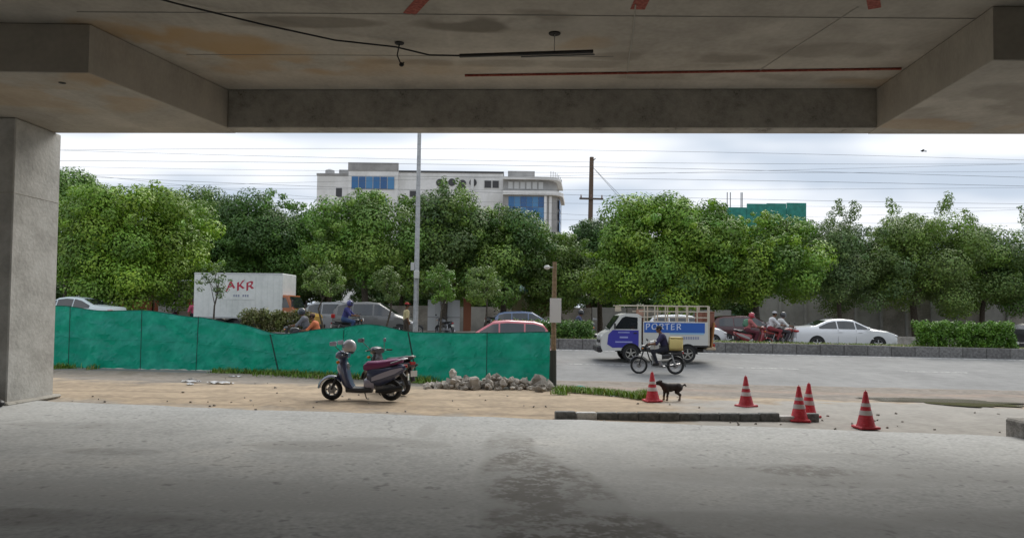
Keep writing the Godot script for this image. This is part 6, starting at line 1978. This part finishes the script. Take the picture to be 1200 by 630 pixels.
func make_things() -> void:
	var rider := rider_shape()
	var skin := Color(0.17, 0.085, 0.05)
	var hair := Color(0.012, 0.01, 0.009)
	var shoe := Color(0.02, 0.018, 0.016)
	var mg := "motorcycles and scooters in traffic"
	var pg := "people riding in traffic"
	# near carriageway, heading left
	var p1 := on(4.78, 24.85)
	motorcycle("dark motorcycle ridden along the near edge of the road", lin(0.03, 0.03, 0.035), p1, PI - 0.12, mg, 0.93)
	person("rider in navy clothes and dark cap on the dark motorcycle", rider, [Color(0.028, 0.026, 0.07), Color(0.02, 0.02, 0.035), skin, shoe, hair], p1, PI - 0.12, lin(0.02, 0.022, 0.03), "cap", Vector3(-0.05, 1.575, 0), 0.93, pg)
	var sack := geo()
	sack.loft([section(Vector3(-0.30, 0.0, 0), 0.34, 0.42, 14, 4.0), section(Vector3(-0.27, 0.0, 0), 0.44, 0.54, 14, 4.0), section(Vector3(0.0, 0.01, 0), 0.47, 0.58, 14, 4.0), section(Vector3(0.20, 0.0, 0), 0.44, 0.54, 14, 4.0), section(Vector3(0.23, 0.0, 0), 0.32, 0.4, 14, 4.0)])
	var st := thing("delivery_bag", "yellow square delivery bag strapped behind the rider in navy", "bag", p1 + Vector3(0.60, 1.0, 0.07), -0.12)
	st.scale = Vector3(0.82, 0.86, 0.85)
	part("bag_body", sack, mat(lin(0.62, 0.50, 0.20), 0.8), st)
	part("bag_flap", geo().box(Vector3(-0.02, 0.235, 0), Vector3(0.46, 0.03, 0.54), 0.012), mat(lin(0.58, 0.47, 0.2), 0.8), st)
	for z in [-0.14, 0.14]: part("strap", geo().box(Vector3(-0.02, 0.0, z), Vector3(0.54, 0.5, 0.03), 0.02), mat(lin(0.40, 0.30, 0.10), 0.8), st)
	var box := geo().loft([section(Vector3(-0.15, 0, 0), 0.28, 0.24, 12, 4.0), section(Vector3(0, 0, 0), 0.34, 0.28, 12, 4.0), section(Vector3(0.13, 0, 0), 0.28, 0.24, 12, 4.0)])
	var pk := thing("parcel", "white wrapped parcel on the tank of the dark motorcycle", "parcel", p1 + Vector3(-0.10, 0.94, 0.06), -0.12)
	part("wrapping", box, mat(lin(0.66, 0.66, 0.65), 0.6), pk)
	part("tape", geo().box(Vector3(-0.01, 0, 0), Vector3(0.05, 0.345, 0.285), 0.02), mat(lin(0.5, 0.45, 0.36), 0.5), pk)

	# far carriageway, heading right
	var p2 := on(11.3, 35.4)
	scooter("red scooter ridden behind the caged mini truck", lin(0.26, 0.03, 0.035), lin(0.35, 0.33, 0.33), lin(0.02, 0.02, 0.02), p2, 0.0, mg)
	person("rider with red helmet and pink shirt on the red scooter", rider, [Color(0.40, 0.13, 0.13), Color(0.10, 0.02, 0.035), skin, shoe, hair], p2 + Vector3(-0.05, -0.06, 0), 0.0, lin(0.42, 0.035, 0.06), "helmet", Vector3(-0.05, 1.575, 0), 1.0, pg)
	var bpk := thing("backpack", "green backpack worn by the rider with red helmet", "backpack", p2 + Vector3(-0.37, 1.17, 0))
	part("sack", geo().loft([section(Vector3(-0.11, 0, 0), 0.26, 0.2, 12, 3.0), section(Vector3(-0.04, 0, 0), 0.38, 0.28, 12, 3.0), section(Vector3(0.07, 0, 0), 0.40, 0.28, 12, 3.0)]), mat(lin(0.10, 0.22, 0.14), 0.85), bpk)
	part("pocket", geo().loft([section(Vector3(-0.155, -0.06, 0), 0.12, 0.12, 10, 3.0), section(Vector3(-0.10, -0.06, 0), 0.19, 0.2, 10, 3.0)]), mat(lin(0.07, 0.16, 0.11), 0.85), bpk)
	var p3 := on(12.75, 35.5)
	motorcycle("red motorcycle carrying two people in white shirts", lin(0.30, 0.03, 0.025), p3, 0.0, mg)
	person("rider with dark helmet and white shirt steering the red motorcycle", rider, [Color(0.62, 0.62, 0.62), Color(0.05, 0.04, 0.05), skin, shoe, hair], p3, 0.0, lin(0.03, 0.03, 0.035), "helmet", Vector3(-0.05, 1.575, 0), 1.0, pg)
	person("pillion rider in white shirt and grey cap on the red motorcycle", rider, [Color(0.60, 0.60, 0.62), Color(0.22, 0.04, 0.05), skin, shoe, hair], p3 + Vector3(-0.40, 0.05, 0), 0.0, lin(0.45, 0.45, 0.47), "cap", Vector3(-0.05, 1.575, 0), 1.0, pg)
	var p4 := on(-7.35, 34.7)
	motorcycle("dark motorcycle ridden in front of the silver car", lin(0.025, 0.025, 0.03), p4, 0.0, mg)
	person("rider in blue clothes with blue helmet before the silver car", rider, [Color(0.055, 0.055, 0.20), Color(0.05, 0.09, 0.20), skin, shoe, hair], p4, 0.0, lin(0.05, 0.05, 0.22), "helmet", Vector3(-0.05, 1.575, 0), 1.05, pg)
	var p5 := on(-7.85, 28.2)
	motorcycle("black motorcycle ridden just behind the sagging net", lin(0.03, 0.03, 0.03), p5, PI, mg)
	person("rider with dark helmet and grey jacket behind the sagging net", rider, [Color(0.16, 0.16, 0.18), Color(0.04, 0.04, 0.05), skin, shoe, hair], p5, PI, lin(0.03, 0.035, 0.05), "helmet", Vector3(-0.05, 1.575, 0), 0.98, pg)
	person("pillion rider in orange behind the rider in grey jacket", rider, [Color(0.55, 0.16, 0.07), Color(0.10, 0.06, 0.05), skin, shoe, hair], p5 + Vector3(0.40, -0.17, 0), PI, lin(0.10, 0.05, 0.04), "cap", Vector3(-0.05, 1.575, 0), 0.98, pg)
	var p6 := on(3.3, 35.0)
	scooter("grey scooter ridden past the low dark hedge", lin(0.10, 0.10, 0.11), lin(0.25, 0.25, 0.26), lin(0.02, 0.02, 0.02), p6, 0.0, mg)
	person("rider in slate blue clothes past the low dark hedge", rider, [Color(0.07, 0.075, 0.14), Color(0.04, 0.045, 0.08), skin, shoe, hair], p6 + Vector3(-0.05, -0.06, 0), 0.0, lin(0.02, 0.02, 0.025), "helmet", Vector3(-0.05, 1.575, 0), 0.98, pg)
	# parked bikes and people on foot under the trees
	var sg := "people on foot beside the far carriageway"
	var stand := standing_shape()
	person("person in cream shirt and red cap beside the street lamp pole", stand, [Color(0.58, 0.50, 0.28), Color(0.08, 0.06, 0.05), skin, shoe, hair], on(-4.75, 34.2, 0.0), 0.4, lin(0.40, 0.03, 0.03), "cap", Vector3(0.03, 1.64, 0), 1.0, sg)
	person("person in pink top and dark trousers behind the box truck", stand, [Color(0.55, 0.10, 0.17), Color(0.03, 0.03, 0.04), skin, shoe, hair], on(-15.75, 37.6, 0.0), -0.6, lin(0.02, 0.02, 0.02), "", Vector3(0.03, 1.64, 0), 1.0, sg)
	person("person in white and purple by the trunk of the bright tree", stand, [Color(0.50, 0.44, 0.48), Color(0.12, 0.03, 0.09), skin, shoe, hair], on(-18.9, 42.6, 0.0), 0.9, lin(0.02, 0.02, 0.02), "", Vector3(0.03, 1.64, 0), 1.0, sg)
	for k in 3:
		motorcycle(["black motorcycle parked upright beside the silver car", "grey motorcycle parked by the person in red cap", "silver motorcycle parked by the white gate"][k], [lin(0.03, 0.03, 0.03), lin(0.12, 0.12, 0.13), lin(0.22, 0.22, 0.23)][k], on([-5.6, -3.75, -1.0][k], [41.0, 42.4, 45.8][k], 0.0 if k < 2 else 0.28), [0.6, 2.2, 0.9][k], "motorcycles parked under the trees")

	# the parked scooters in front of the net
	var s1 := on(-3.12, 15.93, -0.045)
	scooter("dark grey scooter with maroon seat parked before the net fence", lin(0.055, 0.068, 0.135), lin(0.42, 0.40, 0.50), lin(0.21, 0.035, 0.125), s1, PI, "scooters parked on the sand")
	helmet("silver and black helmet hung on the mirror of the parked scooter", lin(0.42, 0.40, 0.42), s1 + Vector3(-0.22, 1.13, 0.24), PI - 0.3)
	var s2 := on(-2.86, 17.5, -0.045)
	scooter("black scooter parked close behind the dark grey one", lin(0.02, 0.02, 0.025), lin(0.10, 0.10, 0.12), lin(0.03, 0.025, 0.03), s2, PI - 0.75, "scooters parked on the sand")

	# dog
	var dg := thing("dog", "small black dog with pale paws beside the traffic cone", "dog", on(3.62, 17.2, -0.04), PI + 0.15)
	dg.scale = Vector3.ONE * 0.88
	var dm := mat(Color.WHITE, 0.75)
	dm.vertex_color_use_as_albedo = true
	part("body", body_mesh(dog_shape(), [Color(0.02, 0.013, 0.010), Color(0.20, 0.15, 0.11)]), dm, dg)
	part("nose", geo().ball(Vector3(0.468, 0.415, 0), Vector3(0.012, 0.011, 0.013), 8, 6), M.black_rubber, dg)
	for s in [-1.0, 1.0]: part("eye", geo().ball(Vector3(0.385, 0.462, s * 0.032), Vector3(0.007, 0.007, 0.006), 8, 6), M.dark_glass, dg)

	rng.seed = 5
	M.scuff = ramp_tex(256, 207, [[0.03, 1.0, 4], [0.12, 0.7, 3]], [[0.2, lin_c(0.42, 0.04, 0.045)], [0.5, lin_c(0.62, 0.035, 0.055)], [0.72, lin_c(0.66, 0.06, 0.08)], [0.8, lin_c(0.62, 0.25, 0.23)]])
	cone("red and white traffic cone standing next to the black dog", on(3.15, 16.92, -0.04), 0.2)
	cone("red and white traffic cone alone on the brown shoulder", on(5.05, 16.33, -0.04), 0.5)
	cone("red and white traffic cone by the white kerb block, in front of another", on(5.38, 14.2, -0.04), -0.2)
	cone("red and white traffic cone just behind the one by the kerb block", on(5.80, 14.85, -0.04), 0.3)
	cone("red and white traffic cone on the pale drive past the kerb end", on(6.27, 13.45, -0.04), 0.1)

	# heap of broken stone and concrete at the foot of the net
	var heap := thing("rubble_heap", "low heap of broken grey stones at the foot of the net fence", "rubble", on(-0.5, 19.25, -0.04))
	rng.seed = 55
	var shapes := []
	for k in 7: shapes.append(stone_mesh(600 + k))
	var sm := []
	for k in 4:
		var v: float = [1.1, 1.45, 1.7, 1.95][k]
		sm.append(textured(ramp_tex(128, 190 + k, [[0.03, 1.0, 4], [0.12, 0.7, 3]], [[0.25, lin_c(0.20 * v, 0.18 * v, 0.155 * v)], [0.5, lin_c(0.29 * v, 0.265 * v, 0.23 * v)], [0.8, lin_c(0.38 * v, 0.355 * v, 0.32 * v)]]), 0.5, 0.95, M.grain, 1.5))
	M.rubble = sm[1]
	for k in 210:
		var x := rng.randf_range(-1.6, 1.5)
		var big := 0.14 if rng.randf() < 0.25 else 0.08
		var edge := 1.0 - pow(absf(x) / 1.7, 2.0)
		var z := rng.randfn(0.0, 0.27)
		var y := maxf(0.02, (0.30 * edge + 0.06 * sin(x * 6.0)) * (1.0 - absf(z) * 1.7) * rng.randf())
		var o := part("stone", shapes[rng.randi() % 7], sm[rng.randi() % 4], heap, Vector3(x, y + big * 0.3, z - x * 0.1))
		o.rotation = Vector3(rng.randf() * TAU, rng.randf() * TAU, rng.randf() * TAU)
		o.scale = Vector3(rng.randf_range(0.7, 1.4), rng.randf_range(0.5, 1.0), rng.randf_range(0.7, 1.2)) * big
	var slab := part("concrete_lump", stone_mesh(640), sm[0], heap, Vector3(1.18, 0.2, -0.02))
	slab.scale = Vector3(0.28, 0.24, 0.24)
	var up := part("concrete_lump", stone_mesh(641), sm[3], heap, Vector3(-0.98, 0.36, 0.0))
	up.scale = Vector3(0.11, 0.17, 0.1)
	var pb := part("concrete_lump", geo().box(Vector3.ZERO, Vector3(0.26, 0.34, 0.2), 0.04).mesh(), sm[2], heap, Vector3(-0.42, 0.15, 0.28))
	pb.rotation = Vector3(0.1, 0.4, 0.12)

	# litter and scattered stones on the sand
	var white := mat(lin(0.62, 0.62, 0.62), 0.6)
	var bits := [[-8.1, 19.3, 0.28, "flattened white paper scrap on the sand near the column"], [-7.2, 18.9, 0.38, "long white plastic strip lying on the sand"], [-7.75, 18.4, 0.2, "small crumpled white wrapper on the sand near the column"], [-7.9, 21.8, 0.22, "dirty white rag at the foot of the net"], [2.0, 18.9, 0.22, "white plastic bag among the weeds by the fence pole"], [2.42, 17.75, 0.12, "small white paper ball in front of the weeds"], [-8.4, 20.0, 0.3, "grey cardboard scrap on the sand"]]
	rng.seed = 66
	for b in bits:
		var g := geo()
		var n := 6
		var pts := []
		for j in n + 1:
			var row := []
			for i in n + 1: row.append(Vector3((i - n / 2.0) / n * b[2] * 1.6, 0.012 + rng.randf_range(0.0, 0.16) * b[2], (j - n / 2.0) / n * b[2] * 0.7))
			pts.append(row)
		for j in n:
			for i in n: g.quad(pts[j + 1][i], pts[j + 1][i + 1], pts[j][i + 1], pts[j][i])
		var o := part(numbered("litter_scrap"), g, white if b[3].find("grey") < 0 else M.stone, self, on(b[0], b[1], -0.045))
		o.rotation.y = rng.randf() * TAU
		tag(o, b[3], "litter", "litter on the sand")
	var teal := geo().ball(Vector3.ZERO, Vector3(0.16, 0.09, 0.11), 10, 7)
	tag(part("teal_bundle", teal, mat(lin(0.05, 0.25, 0.24), 0.7), self, on(1.72, 18.95, 0.03)), "small bundle of teal plastic among the weeds", "bundle")
	rng.seed = 71
	var gravel := geo()
	for k in 80:
		var x := rng.randf_range(-9.0, 12.0)
		var d := slab_edge(clampf(x, -9, 12)) + absf(rng.randfn(0.1, 2.2))
		if d > 22.0: continue
		gravel.place(on(x, d, -0.035), Vector3(rng.randf() * 6.0, rng.randf() * 6.0, 0))
		gravel.box(Vector3.ZERO, Vector3(rng.randf_range(0.015, 0.07), rng.randf_range(0.015, 0.05), rng.randf_range(0.015, 0.06)), 0.008)
	var gv := part("gravel", gravel, M.rubble, self)
	tag(gv, "loose stones scattered over the sand and the drive", "gravel")
	gv.set_meta("kind", "stuff")

func make_rest() -> void:
	make_plants()
	make_fence()
	make_far()
	make_poles()
	make_vehicles()
	make_things()

func _ready() -> void:
	make_camera()
	make_sky()
	make_materials()
	make_building()
	make_ground()
	make_rest()
